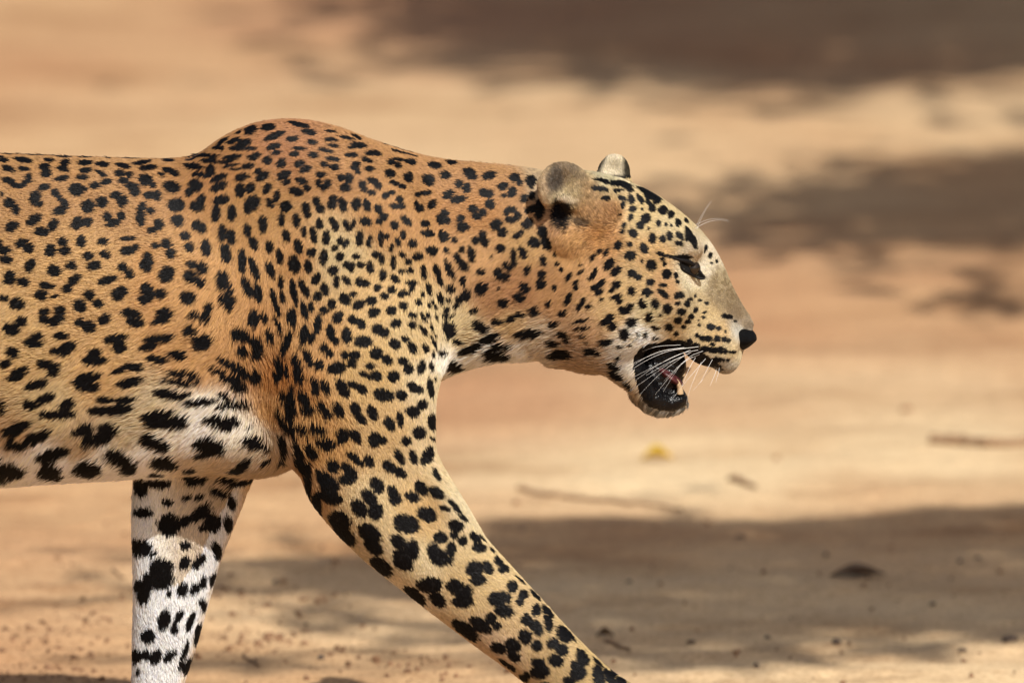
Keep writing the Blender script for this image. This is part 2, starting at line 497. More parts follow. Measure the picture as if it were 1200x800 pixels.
# relax the net a little along itself
e = np.concatenate([BF[:, [0, 1]], BF[:, [1, 2]], BF[:, [2, 3]], BF[:, [3, 0]]])
for _ in range(3):
    acc = np.zeros_like(BV); cnt = np.zeros(len(BV))
    for k in range(3):
        acc[:, k] = np.bincount(e[:, 0], BV[e[:, 1], k], len(BV)) + np.bincount(e[:, 1], BV[e[:, 0], k], len(BV))
    cnt = np.bincount(e[:, 0], minlength=len(BV)) + np.bincount(e[:, 1], minlength=len(BV))
    BV = BV * 0.5 + 0.5 * acc / cnt[:, None]
# keep the largest connected piece
par = np.arange(len(BV))
lab = np.arange(len(BV))
for _ in range(400):
    old = lab.copy()
    np.minimum.at(lab, e[:, 0], lab[e[:, 1]]); np.minimum.at(lab, e[:, 1], lab[e[:, 0]])
    lab = lab[lab]
    if (lab == old).all(): break
main = np.bincount(lab).argmax()
keepv = lab == main
remap = np.cumsum(keepv) - 1
BF = remap[BF[keepv[BF].all(1)]]; BV = BV[keepv] / 1000.0
me_body = mesh_from("body", BV, BF, True)
VN = np.zeros(len(BV) * 3, np.float32); me_body.vertices.foreach_get('normal', VN); VN = VN.reshape(-1, 3).astype(float)
bvh = BVHTree.FromPolygons([tuple(v) for v in BV], [tuple(f) for f in BF.tolist()])
SPOTS = """
@0 160 .15
35 100 60 12 15;60 130 50 14 15;250 140 95 18 8;180 185 70 22 8;440 130 50 12 0;30 190 40 18 5;385 188 42 14 5;500 162 55 18 0;655 155 50 28 -5;820 165 60 14 25;1015 160 100 24 8;1115 205 75 20 -12;66 256 50 24 15;182 254 45 18 8;225 320 32 26 70;65 350 48 26 15;130 388 52 24 5;195 365 40 24 -35;348 238 48 28 -15;360 290 44 30;508 208 42 24 -10;490 256 48 22 15;485 328 58 24 -12;663 205 54 20;668 266 48 22 -8;640 320 48 22;802 218 52 18 3;790 290 52 20 30;832 356 42 24 -10;745 385 42 28;960 228 58 22 12;930 285 38 26 10;1010 303 32 24;960 348 36 26;1150 250 65 20 -5;1125 345 46 38 20;1190 380 30 24 40;595 415 56 50 20;650 415 34 24;1035 395 58 34 15;1055 440 40 34;345 392 48 26 -10;275 475 62 40 110;300 525 40 26;430 435 30;460 475 45 24 50;505 525 36 34 70;465 575 50 36 -20;75 525 46 36 10;125 575 42 36 60;690 545 54 50;795 515 46 42;905 462 44 34;955 515 46 40 100;835 630 36 34 60;885 680 56 30;940 630 42 30 100;1105 560 46 30 -60;1095 640 66 36 90;1100 690 32 28;1180 585 30 32;1165 465 40 26;265 655 62 38 -40;95 705 54 38 -20;415 690 54 38 -60;325 745 54 36;600 670 54 42 -60;680 665 40 34;10 460 20 12 90;1190 740 40 26
@0 280 .15
165 35 50 34 -10;225 75 46 38 30;35 95 50 32 -10;45 165 52 30 10;485 20 42 36;395 95 48 46;505 95 42 34;630 20 46 38 90;800 15 46 26;1000 0 60 18;1000 90 62 34 -5;1060 65 30 24;235 215 58 34 -70;80 300 52 48 70;180 340 48 32;40 330 24 16;690 135 40 34;820 120 40 34;735 210 52 38 -15;560 210 44 32;425 250 52 46;580 325 62 34 -40;530 385 42 34 -20;960 220 46 32 15;1010 270 40 38 40;840 325 72 32 -18;1150 145 38 40;1140 205 50 46;365 370 60 28 5;320 440 56 38 15;425 455 40 14 -15;930 425 68 48 -25;700 440 44 40;620 525 54 48 60;765 505 44 34;25 455 42 26;130 500 58 46 15;345 570 44 28;350 630 54 30 10;440 640 64 40 -30;465 565 42 40;1140 395 52 40 -75;1125 475 46 40;1025 580 74 38 10;1055 645 66 36 5;625 660 42 34 10;700 690 56 44;810 630 54 38 -30;160 640 46 44;95 705 68 50 10;40 700 32 20
@0 390 .15
290 30 52 32 -10;270 85 70 42 10;475 25 58 30;500 130 60 42 -30;550 100 46 36;430 145 40 24;900 40 90 34 -15;930 110 56 52;740 155 56 40;735 205 95 36;1190 60 45 40;1140 115 50 32;1185 205 40 34;110 160 58 42 15;35 240 50 30 -10;345 245 54 32;420 285 58 44 -60;150 310 74 36 -25;120 350 60 26 -15;275 400 88 36 -18;680 345 100 42 -10;640 390 70 60 40;720 420 66 40 -10;1050 275 74 34 10;930 295 66 24 -15;1010 390 106 36 -10;350 500 80 34 -22;240 560 66 42 -10;515 550 66 40 -15;440 630 136 36 -3;840 525 90 28 3;980 525 84 30 -8;780 608 92 32;940 605 110 42 -8;20 590 56 28 90;1180 670 60 36 -10
@0 480 .15
90 170 80 40 -10;160 130 100 34 -15;130 270 84 42 5;280 220 100 44 -18;360 185 46 32 -30;640 155 78 46 -15;840 150 90 48 10;740 225 125 44 -12;420 335 120 44 -18;350 365 70 30;520 315 50 30;60 470 140 62;395 470 90 66;470 510 40 30;700 460 110 60;920 360 110 56 20;1000 440 64 60 60
@170 130 .15
825 145 50 28 -30;965 125 62 30 -8;1150 90 40 12;1185 110 40 16 5;690 235 54 20 -22;600 245 60 14 -38;570 292 46 16;725 172 30 10 -30;770 250 66 26 -15;720 290 70 22 -5;815 290 50 20;1010 195 95 26 -20;1150 220 54 26;1000 278 60 26 -12;1020 325 44 20 -10;1165 340 46 26;850 352 54 26 -18;955 385 42 36;675 360 72 18 -12;650 395 60 14 -15;665 428 66 14 -12;700 455 46 12 -5;430 350 110 14 -3;500 390 70 18 5;360 380 50 14;550 350 40 8;805 430 50 24 -12;1065 410 46 38 -30;1195 420 34 30;130 350 90 16 5;185 390 54 22 5;370 435 60 24 5;430 435 34 10 5;45 445 54 20;510 465 44 36 -70;410 495 48 22;480 505 34 18 -20;190 470 60 24 10;135 505 26 18;235 495 36 24;755 518 58 28 -12;885 470 40 28 -20;920 510 66 36 -30;1085 505 62 40 -25;1105 555 40 30 -30;15 545 40;60 590 30 20 20;210 595 62 46 15;570 525 72 26 -22;570 590 70 34 -25;390 580 54 50 20;345 640 34 30 90;740 620 52 40 80;820 605 44 36 -60;955 610 54 34 -60;1180 630 54 36 10;1190 540 20;35 655 38 22;90 665 40 38;435 695 44 34 -60;405 745 56 40;590 695 70 34 -12;240 735 66 50 -10;835 725 66 56 -50;800 770 40 30 90;980 725 46 30 60;1030 675 54 28 -75;1105 750 54 46 -20
@170 240 .15
45 50 34 30;105 160 44 40 -60;50 205 30 22;250 125 52 46 20;550 70 66 34 -85;675 65 70 34 90;400 160 44 40;445 185 38 36 40;600 220 62 32 90;670 250 66 36 85;800 200 54 30 80;845 300 58 34 70;920 155 74 38 88;1070 120 56 28 90;1180 125 40 24 90;1105 245 56 34 75;315 245 42 36;350 330 42 38 90;475 335 62 38 85;85 330 36 22;175 310 44 38;205 390 42 40;630 380 74 40 80;755 445 92 32 88;970 330 54 34 85;1050 405 64 30 80;1185 320 44 24 60;25 450 70 38 90;845 500 92 34 70;980 515 74 36 70;1165 460 56 40 60;170 545 66 56 -20;375 475 44 34;450 500 44 46;360 570 54 50 60;435 610 46 38 30;610 600 80 48 80;670 665 50 24 70;650 750 64 50 20;800 650 86 34 65;875 690 84 38 75;1060 610 60 24 88;1065 720 60 22 80;1160 670 92 24 80;1000 730 90 26 75;25 690 70 50 90;115 690 48 40;335 730 62 52 10
@170 350 .15
150 130 66 60 -40;90 175 40 24 -15;495 75 40 44;470 155 46 40;375 130 40 34;665 70 40 34 90;1030 90 60 22 75;1130 150 70 36 80;850 160 74 42 -80;930 150 48 30 60;360 260 52 48;450 350 80 56 -15;110 310 110 36 -3;35 370 46 40;105 478 78 34 5;255 445 64 40 10;740 285 80 52 10;820 320 40 34;750 420 46 40;860 380 70 44 90;840 460 46 30;970 295 62 42 75;1040 210 90 20 65;1115 330 80 34 -75;1080 390 60 26 90;1040 500 60 38 80;1045 590 70 42 90;1110 570 70 22 85;1180 490 60 34 45;290 580 110 26 3;370 605 56 22 10;270 650 130 24 3;170 640 40 22;560 560 70 24 25;650 510 80 34 25;740 570 90 40 35;680 640 110 36 25;730 690 70 40;860 610 60 48 60;1190 590 60 30 70;1090 760 60 26 80;1155 720 50 22 80
@170 450 .15
190 80 110 38 8;310 75 60 22;430 130 120 32 -8;650 165 110 28;620 90 70 28 20;760 150 60 26 20;110 235 120 38 -10;230 290 100 54;90 315 80 34 -12;590 280 130 48 3;620 335 70 26;680 295 70 20 10;500 470 125 62 10;470 545 80 26 -10;840 450 72 54 10;930 500 60 26 25;820 335 34 16;35 440 60 50;120 480 74 50 10;150 615 110 50 5;90 700 60 26 15;745 650 90 38 -30;940 605 50 20 -25;1070 600 40 30 -10;1075 460 90 34 75;1085 540 30;1085 290 110 34 65;1145 230 190 30 80;1190 560 120 40 80;370 745 90 36;90 780 100 30;620 750 70 20;760 775 90 26;350 665 50 18
@340 130 .15
95 110 70 18 12;150 165 62 28 12;320 162 54 12 10;440 213 60 14 12;520 205 46 12 25;315 226 58 18 5;170 244 48 24 5;335 272 54 18 5;70 295 64 16 3;280 312 66 22 12;530 270 80 26 5;470 290 30 14;475 345 54 22;650 330 72 24 3;760 265 50 10 8;830 285 40 8 10;180 350 46 28 12;330 380 60 22 8;600 385 50 22 22;870 325 90 16 8;960 350 40 14 8;950 310 50 12 5;850 380 60 14 10;940 400 50 26 15;1130 350 110 18 8;75 415 50 28 -12;120 462 52 28 -18;270 425 36 26;345 445 46 28;510 430 44 34 -30;525 475 30 20 30;620 450 42 26;785 400 34 26 10;845 425 30 26;1130 425 60 30 5;780 485 46 34 15;920 525 44 46;240 505 46 28;225 570 34 30 60;290 570 40 36 -30;260 600 36 28;400 525 36 32;455 525 40 42;435 600 50 36 -5;95 550 46 32 10;130 600 36 32 60;645 545 54 30 20;685 580 30 34;570 590 54 32 70;630 635 40 24 10;810 560 44 20 12;870 585 40 22 15;1075 545 56 50 40;50 635 62 36 10;780 640 40 20 -12;745 665 34 26;855 690 34;830 745 60 26 3;870 740 30 34;1060 645 48 24;1000 655 28 22;205 710 40 34 70;235 765 40 36 70;335 690 40 38;320 735 40 38;410 735 60 36 80;515 725 50 42 -60;515 765 24 20;595 740 56 34 85;690 770 44 34 50;985 725 24 26;1015 760 36 34 30;1105 735 46 34 -40;125 760 54 34 85
@340 240 .15
135 80 34 30;50 125 56 32 88;230 150 48 32 85;325 125 38 26 50;350 165 48 30 75;435 155 48 26 70;485 150 40 22 -70;455 190 26;580 125 44 38;610 135 34 32;730 100 42 38 -45;695 130 30 28;815 160 36 38;905 125 58 30 45;1055 148 42 30 5;1075 225 56 34 10;1180 115 46 40 60;1185 245 54 32 85;110 215 48 26 88;185 240 70 30 80;285 260 62 34 -85;390 280 40 24 -80;435 305 44 28 -75;350 340 30 28;540 250 54 32 -80;540 300 30 22;615 285 54 28 -80;705 250 50 26 90;705 290 36 20 90;745 250 30 26;885 235 42 28 88;840 290 38 26 70;955 305 40 38;785 335 38 22 -75;65 325 60 38 75;1110 355 56 36;1110 385 26 22;165 375 44 38 -20;265 415 66 38 -80;395 405 44 36 -40;520 405 36 26 10;660 390 34 24 80;710 420 54 26 75;870 390 34 24 40;915 445 32 30;995 405 50 34;800 450 62 24 88;30 465 76 50 80;140 480 60 36 80;460 475 50 38 10;480 510 26 20;555 470 34 28;625 490 60 30 85;635 515 30 26;335 515 46 40;725 550 52 32 88;860 520 24 20;930 515 34 24;1035 525 66 28 85;1140 515 54 30 75;820 580 50 28 45;200 580 54 36 -60;360 605 54 30 -85;440 590 48 28 45;550 605 40;590 615 40 36;945 610 50 26;950 640 44 22 90;1165 600 40 26 70;1075 655 54 24 70;685 650 38 28 -20;795 665 38 34 20;740 715 38 32 30;900 690 46 24 20;870 705 30 22;25 680 120 28 80;110 655 90 32 60;270 660 58 36 70;215 715 46 38 -70;430 735 60 44 50;490 700 36 26 -10;635 750 50 34 10;1030 700 30 18 60;1165 730 54 26 80;1005 765 34 28 50
@340 350 .15
215 5 25 14;325 45 46 36 70;270 90 42 34;105 90 80 30 80;160 70 50 26 85;15 150 90 26 85;535 50 54 40 -40;890 55 40 34 30;650 105 48 38;690 95 24 18;790 92 42 40;1085 55 26 16 60;1120 45 50 16 55;955 130 44 24 20;1040 150 50 22 65;1075 130 36 16 70;1140 140 30 12 75;375 145 56 44 -50;490 165 46 38 30;560 200 50 38 60;210 200 90 36 -80;825 195 48 36 -15;945 205 36 34 40;1035 250 60 24 55;1100 225 36 16 80;315 265 74 38 85;355 330 38 34;445 290 74 42 85;105 285 90 42 -80;160 310 54 30 90;685 240 50 46;735 265 44 42;575 335 74 50 5;815 355 56 42 30;900 320 44 26 30;950 380 54 34 60;1115 345 60 16 65;1055 390 44 26 60;1115 440 30 14 80;1130 290 20 10 80;265 385 46 36 80;310 425 40 32 60;430 440 40;500 440 54 36 -10;480 500 40 44;675 430 56 50;755 480 50 40 30;150 465 86 38 65;235 520 44;60 500 84 34 60;365 545 80 52 -10;620 530 38 34;885 490 50 36 20;925 550 46 44 60;1030 535 62 36 -80;1105 535 44 20 75;570 590 38 26 20;625 610 36 28;675 605 50 38 50;805 610 54 48;70 610 66 46 60;195 660 54 36 60;195 715 48 34 -80;275 690 64 38 75;415 705 86 48 60;490 670 42 30 20;560 710 60 36 35;975 695 80 40 25;1100 705 84 28 80;1135 630 24 10 80;730 755 84 54 10;870 755 54 42 40;20 740 90 24 85;105 765 70 34 60
@340 460 .15
110 60 60 34 60;140 135 52 46;235 110 54 36 70;285 170 46 42;370 135 76 42 60;505 130 60 46 60;550 205 56 38 40;640 160 70 42 65;775 245 62 46 60;860 210 66 32 80;960 150 64 46 15;1035 95 46 42;1115 230 74 34 85;1150 90 40 8 85;1015 315 58 52;105 285 64 44 45;230 285 74 40 15;290 400 82 54 20;420 330 60 54;410 380 40 30;500 335 54 44 30;540 380 20 24;655 370 60 54 70;720 375 44 36;905 380 46 42;160 450 84 56 65;855 510 74 34 60;955 505 64 32 70;1075 495 84 50 -65;1145 430 40 10 80;1120 365 30 12 50;500 500 64 34 35;550 550 40 26 30;620 535 60 40 60;335 575 60 54 60;440 580 46 44;470 650 70 60 -60;430 680 50 40;770 570 54 44 40;860 625 70 36 35;810 610 40 30;1140 640 60 26 65;65 500 150 40 75;130 620 100 36 80;20 250 130 26 85;40 90 80 24 75;260 670 70 46 50;140 740 100 24 85
@350 560 .15
70 80 100 20 80;140 225 90 28 70;240 70 80 66 60;240 150 90 50 20;310 170 40 30;615 55 64 52 50;740 110 60 34 55;755 165 50 46;960 80 64 42 50;1075 115 70 36 35;890 150 60 36 20;550 150 74 48 50;480 240 80 54 50;600 260 60 64;1000 285 76 54 25;1140 240 44 22 20;320 340 95 74 30;350 450 104 56 45;840 360 100 66 15;555 440 95 64 45;580 540 80 50 40;780 500 70 46 30;890 560 76 48 80;815 640 90 70 50;1110 465 54 46;1050 560 48 52;1110 620 90 60 20;1190 555 40 54;640 700 100 50 40
@460 560 .15
495 375 64 42 15;485 440 34;550 490 38 42;455 190 30 20 45;500 240 60 20 50;555 310 44 18 40;650 460 50 28 45;680 540 56 38;830 650 44 30 50;870 710 40 34;700 465 40 10 45;640 710 70 58;740 700 56 38 55;780 560 30 10 45
@460 660 .15
670 125 60 46 20;290 170 100 60;350 280 80 46 45;490 180 70 54 20;560 220 64 56;550 295 76 52;175 255 104 38 40;310 415 115 18 33;570 525 115 50 35;660 650 80 10 33;690 480 90 50 35;770 430 46 44;820 485 34;640 440 36 30;800 275 54 46;860 275 60 50;870 370 70 50 25;935 180 44 46;1020 245 38;995 295 32 36;1000 130 50 10 40;1120 250 60 14 45;1125 365 36 46;1045 440 50 42 40;1125 500 64 42 60;1035 570 60 48 50;1130 640 42 46;830 660 66 42 15;940 640 66 56 20;950 725 60 36 30;890 780 60 14 35
@580 680 .15
410 240 60 30 50;415 330 66 34 80;535 420 74 46 60;600 440 60 12 55;455 490 48 40;520 540 50 44 40;480 625 60 46 20;340 640 56 40;350 710 70 56;230 755 40 34;680 600 70 40 60;645 665 50 46;650 720 60 50;580 780 50 36;810 745 80 40 75;800 640 50 14 40;890 645 44 24 15;890 750 70 26 60;925 720 40 24 60;980 780 40 30;100 660 80 16 35
@140 550 .15
160 145 74 58 90;295 125 90 26;580 85 90 40;960 115 100 34 -5;375 255 50 30 5;530 225 40 26;620 220 44 26 -15;790 185 80 34 15;875 275 54 34 90;175 335 76 40;390 430 90 84;500 410 70 40 -20;640 340 100 46 -45;730 415 68 80;645 455 30 24;850 440 60 34 85;150 610 84 66 10;75 500 40 20 90;270 660 34 22 -20;90 740 70 30 90;508 590 38 36;755 640 76 38 80;510 730 50 38 -60;615 715 64 36 -55;330 760 90 66
@140 670 .15
300 60 120 76;180 120 70 60;185 190 64 50 90;490 135 56 42 -70;385 170 28 20 90;590 125 50 34 -60;650 80 50 30 -75;730 50 60 18 -75;655 250 56 30 80;345 375 84 48 -70;470 340 56 30 -65;430 440 50 32 -80;560 380 80 26 -70;615 480 90 18 -75;210 495 54;120 650 60 38 85;200 645 44 36 90;280 660 62 40 -70;385 650 62 36 -40;495 640 110 24 -72;540 720 80 24 -65;145 775 30 16 -70
@660 200 .1
435 130 90 34 5;690 155 120 34 8;430 210 90 30 8;625 240 80 22 -8;780 225 46 26 20;495 318 54 28;675 325 54 24 10;800 335 54 34 65;900 330 64 26 55;685 410 40 32 -40;815 450 40 32;920 450 18 14;790 550 40 26 -60;970 555 50;905 635 42 44;1115 615 38 24 90;715 640 34 26 -45;690 715 36 22 -55;825 735 54 44 50;665 515 20 14;1000 680 16
@740 210 .1
130 120 60 34 20;250 180 120 34 28;300 240 50 40 30;190 190 60 30 40;245 335 40;200 270 46 24 55;370 360 46;465 415 34 40;315 515 40 28 90;405 530 18 22;465 540 14 16;550 505 40 30 55;640 485 34 20 50;250 690 54 42 85;365 695 34 40;450 665 44 34 80;560 655 44 30 35;590 690 34 16 55;560 750 50 26 10;670 620 70 34 75;720 700 70 34 60;745 770 50 26 70;520 320 40 24 40;600 360 50 20 40;700 460 70 14 45;800 540 70 16 45;900 650 70 16 52;920 700 40 18;970 750 50 12 60;360 215 60 20 30;450 270 40 18 30
@640 270 .1
100 280 34 22 90;125 390 30;175 455 30 36;270 540 60 34 -65;95 670 46 30 -75;345 610 50 30 -50;350 670 46 34 -70;400 395 34 18 -25;400 480 48 26 -40;545 310 40 22 -50;625 250 34 26 -30;705 265 46 20 -50;560 490 60 28 -60;520 555 40 20 -15;740 395 70 44 -40;820 475 66 40 -40;845 180 52 38 -60;985 165 28 26;990 305 62 48 -10;1145 210 58 40 60;1125 370 18;1010 510 46 40;1075 555 40 36;640 610 50 34 -40;570 665 50 34 -10;615 715 46 40;825 630 52 40 -20;765 690 40 24 -40;1000 705 46 38 90;1175 730 38 40
@740 280 .1
235 315 56 60;335 170 40 26 20;410 195 50 20 10;360 240 26 20;385 295 30 22 -70;415 415 54 48 -70;520 430 36 24 80;540 505 24 20;225 520 46 36 -20;185 625 54 38;370 550 46 20 -5;370 645 70 30 38;560 665 56 36 -15;125 755 52 38 55;285 760 54 38 60;540 760 34 20 -10;655 765 34 32;870 110 42 18 -75;925 190 34 24 -80;940 280 18 16;1000 260 16;825 445 24 18;700 710 24 18;745 670 24 16 -80;880 750 24 16;800 720 24 14;600 212 96 28 -5;620 255 44;480 205 70 18 5;700 370 120 38 33;640 320 40 40
@640 340 .1
25 160 50 28 90;255 100 84 40 -60;430 130 54 36 -50;385 190 48 30 -50;500 185 56 30 -20;650 105 26 16 -10;790 85 40 22;840 70 46 36;850 120 40 36;915 235 64 46 15;985 190 40;1125 160 54 36 55;185 265 56 46 -20;80 395 76 46 -20;390 350 90 26 -12;420 425 90 26 -3;760 320 50 38;700 370 66 36 -15;790 420 46;1015 380 60 50 -20;915 525 50 58;205 510 80 52 15;260 595 60 26 25;430 525 54 24 20;85 620 110 40 10;495 620 40 20 25;700 610 74 34 -3;875 660 36 18 20;1165 530 24 32;180 750 150 64 3;560 725 80 36 12;1080 530 16 24;990 640 20 14
@730 340 .1
310 320 40 46;440 292 20 16;385 440 44 26;525 220 48 50;850 235 34 26 -70;685 255 48 34;800 305 34 26;645 355 42 34 -20;760 365 40 22 -10;545 425 44 40;705 425 26 22;620 505 28 26;540 585 40 20;390 560 40 16;940 315 22 18;890 405 20;885 350 14 12;960 262 24 14 -20;1030 430 48 34;1120 450 28 24;865 525 28 26;930 560 36 28;1000 565 48 34;1105 565 36 34;1185 575 24 26;1050 630 26 22;780 590 30 24;850 645 50 30 15;960 685 50 34;1060 700 60 34;1140 700 36;900 115 20 14;985 155 20 16;1190 300 26 28
@790 350 .1
640 210 40 26;590 200 30 26;715 262 20 14;600 385 16 18;590 475 24 30;640 490 24;600 615 24 34;680 625 50 16 5;500 715 50 28;575 715 20 18;630 715 20 18
@640 380 .1
845 385 30 24;840 425 22 14;800 490 70 36 25;820 590 80 40 30;970 710 60 20 45;480 350 40 18 30
@500 170 .15
120 90 120 16 8;195 135 50 28;30 90 60 16 10;345 115 50 18;450 140 60 34;660 155 60 24 5;770 175 60 14 10;145 240 46 36;335 215 54 40 20;365 245 34 30;490 235 60 34 -15;460 250 30 26;690 250 44 36;725 295 30 26;815 280 54 44 90;255 305 40 34 -20;310 335 40 44;595 320 46 34 -15;445 370 44 38;490 380 34;165 390 50 36 -30;245 430 70 34 -12;665 365 46 38 -60;600 390 30 20;760 415 36;820 395 30 34;490 460 42;365 500 44 34;435 530 40 34;395 555 46 30;650 505 54 30 -10;705 550 34 44;655 580 50 28;620 530 24 34;140 530 38 34 30;105 580 38 40;155 590 34 36;268 575 36 30;275 640 44 48;310 640 30;545 620 54 44 -40;590 680 42 44;785 610 54 44 -40;840 490 90 30 -20;880 500 90 44 95;435 705 36 40;385 750 36 34;455 760 40 44;720 695 50 28 -40;695 715 26 24;130 715 50 44 50;215 742 28 26;905 680 60 44 80;840 760 54 46;930 770 60 40 60
@500 280 .15
155 90 34 22 45;275 85 30 26 80;350 125 70 34 80;575 75 40 38;245 155 50 30 60;290 215 54 40 45;500 140 16;750 110 58 36 75;680 150 74 28 85;630 215 48 32 55;175 240 90 32 65;425 260 36 30;565 275 44 50;605 300 50 44;785 245 46 26 -75;910 170 50 28 80;280 335 44 30 80;900 280 38;890 355 46 44;175 390 46 38;430 390 58 50 -30;300 440 54 44 -60;245 470 40 30;765 385 50 40 45;730 460 46 50;155 475 28 26;220 520 34 26;145 555 34 30 -50;600 510 46 42;570 390 18 16;365 560 46 26;845 570 40 44;150 600 54 22;555 650 56 28;670 625 54 26 -15;735 605 34;165 710 80 54 70;420 690 80 46 30;790 735 120 36 -5;510 770 70 34 -20
@500 350 .15
460 330 90 30 -20;240 345 54 22 10;330 400 110 32 -15;570 365 80 30 -3;545 440 120 48 5;215 535 76 50 5;420 510 40 16 -20;125 420 40 26
"""
# ------------------------------------------------------------------ coat: colours, spots and lie of the fur, all given on the body itself
BASE = np.array([
 (50,200,202,152,102),(150,230,206,156,106),(250,200,200,146,96),(340,160,198,140,98),(300,250,205,156,102),(100,330,217,172,118),(200,330,216,166,112),
 (30,420,222,182,128),(130,440,222,178,124),(230,400,216,166,112),(285,415,200,150,100),(60,480,226,196,148),(180,490,230,206,166),(100,520,208,175,135),
 (240,520,243,236,226),(200,510,238,224,202),(300,520,218,194,165),(270,500,243,230,208),(318,480,215,162,105),(330,440,186,125,72),(30,552,244,236,224),
 (120,550,250,246,238),(150,505,226,202,164),(20,510,205,165,120),(75,552,250,246,238),(165,542,248,242,230),(0,560,244,236,222),(130,542,246,238,222),(105,558,250,248,240),(40,556,248,242,232),(255,548,225,200,170),(290,505,236,222,200),(230,545,225,205,180),(310,550,205,178,148),
 (400,200,204,150,100),(400,300,230,202,154),(350,300,215,165,112),(450,260,210,156,102),(440,340,232,193,138),(370,400,215,166,112),(440,430,231,192,134),
 (490,400,236,203,150),(450,500,226,187,133),(380,520,207,157,100),(430,600,236,206,157),(500,600,229,189,132),(480,660,241,217,172),(560,680,233,200,147),
 (450,705,242,230,208),(600,720,226,192,142),(650,760,216,182,132),(580,755,227,195,158),(700,790,211,177,122),(510,450,238,210,165),(512,520,236,206,160),(540,590,238,214,172),
 (360,570,196,150,104),(400,650,226,200,160),
 (540,200,203,149,100),(560,250,204,146,92),(600,220,204,150,100),(560,300,215,166,116),(620,280,216,171,116),(580,350,178,130,90),(640,340,188,140,95),(610,345,180,130,90),
 (540,390,228,200,152),(600,385,217,178,128),(580,418,246,238,224),(530,432,246,238,218),(620,405,215,190,160),(680,420,205,172,140),(690,390,206,162,120),(610,414,246,240,226),
 (670,290,216,166,112),(700,280,205,150,96),(715,245,198,150,104),(720,225,226,192,142),(750,250,231,198,144),(790,260,236,208,160),(700,320,216,166,117),(760,300,227,183,128),
 (740,330,231,192,138),(780,340,220,172,122),(760,370,241,218,170),(800,385,239,208,160),(720,370,226,187,134),(740,400,228,214,192),(735,420,214,200,182),(750,395,236,232,220),
 (830,290,234,212,180),(822,318,238,222,192),(812,330,240,222,184),(840,330,190,166,128),(850,350,176,152,118),(868,368,160,136,106),(830,370,226,193,142),(845,390,231,192,138),(855,410,236,208,162),
 (850,432,205,192,172),(872,380,172,148,120),(866,386,222,212,194),(815,350,214,186,142),(795,250,220,190,140),(835,275,190,165,125),(780,483,196,192,182),(730,455,206,180,150),(700,440,200,170,138),
 (655,198,140,116,90),(640,200,205,172,132),(650,215,120,102,84),(672,225,190,164,124),(634,215,222,188,148),(660,234,205,182,142),(690,225,186,150,108),(640,262,214,164,120),(690,250,198,155,110),
 (722,196,225,212,182),(712,210,205,188,150)], float)
_w = np.clip((BASE[:, 4:5] - 170) / 50, 0, 1)
_b = np.where((BASE[:, 1:2] < 290) & (BASE[:, :1] < 640), 0.88, np.where(BASE[:, :1] > 640, 0.93, 1.0))
BASE[:, 2:] = _b * lin(BASE[:, 2:]) * (np.array([0.72, 0.765, 0.775]) * (1 - _w) + np.array([1.03, 1.08, 1.12]) * _w)

FLOW = np.array([
 (50,200,-1,.1),(150,330,-1,.25),(50,450,-.9,.45),(150,520,-.85,.5),(250,450,-.8,.5),(300,520,-.7,.6),(60,556,-.4,1),(120,558,-.35,1),(230,553,-.4,.9),(340,160,-.9,.2),(280,250,-.6,.7),(300,350,-.3,1),
 (310,450,.25,1),(330,500,.45,1),(400,200,-.8,.4),(400,300,-.2,1),(350,350,-.1,1),(450,300,-.3,1),(480,400,0,1),(400,450,.05,1),(380,550,.3,1),(450,550,.3,1),(450,650,.6,.9),
 (550,700,.75,.75),(650,770,.8,.7),(540,220,-1,.3),(600,250,-.9,.4),(560,330,-.6,.8),(620,330,-.7,.7),(560,410,-.9,.3),(650,400,-.9,.3),(700,300,-.8,.5),(660,300,-.7,.6),
 (720,360,-.9,.4),(700,420,-.9,.3),(750,300,-.9,-.1),(760,240,-1,-.2),(800,250,-.8,-.5),(800,350,-.9,.3),(770,390,-.9,.4),(840,310,-.6,-.8),(860,350,-.5,-.8),(840,400,-.9,.3),
 (855,425,-.6,.8),(780,480,-.4,.9),(650,210,-.4,-.9),(690,230,-.6,-.7),(720,195,-.2,-1),(180,620,0,1),(180,800,0,1)], float)

# px, py, fur length (mm)
LEN = np.array([(50,190,7),(100,330,7.5),(100,470,10),(100,552,19),(250,520,15),(325,490,15),(340,160,6),(400,300,5.5),(450,450,5.5),(430,600,5.5),(550,700,5),(290,430,12),(680,780,6),
 (560,230,6),(580,350,9),(600,415,15),(700,420,12),(690,320,7),(750,300,5.5),(790,260,4.5),(840,330,3),(865,365,2.4),(835,395,4),(855,428,4),(780,482,11),(740,405,9),(655,215,5),(690,240,6),(720,200,5),(180,620,8),(180,780,7)], float)

def idw(px, py, table, power=3.0, n=7):
    out = np.zeros((len(px), table.shape[1] - 2))
    for s in range(0, len(px), 40000):
        e_ = slice(s, s + 40000)
        d2 = (px[e_, None] - table[None, :, 0]) ** 2 + (py[e_, None] - table[None, :, 1]) ** 2 + 9
        if table.shape[0] > n:
            i = np.argpartition(d2, n, axis=1)[:, :n]
        else:
            i = np.broadcast_to(np.arange(table.shape[0]), d2.shape)
        w = np.take_along_axis(d2, i, 1) ** (-power / 2)
        dm = np.take_along_axis(d2, i, 1).max(1, keepdims=True)
        w = w * (1 - np.take_along_axis(d2, i, 1) / (dm * 1.0001)) ** 2 + 1e-12
        out[e_] = (w[..., None] * table[i, 2:]).sum(1) / w.sum(1, keepdims=True)
    return out

def side_px(P):
    """side-elevation coordinates of points on the animal (photo-like pixels; depth taken out)"""
    return 600 + P[:, 0] * 1000, 400 - ((P[:, 2] - AIM_Z) * cp_ + P[:, 1] * sp_) * 1000

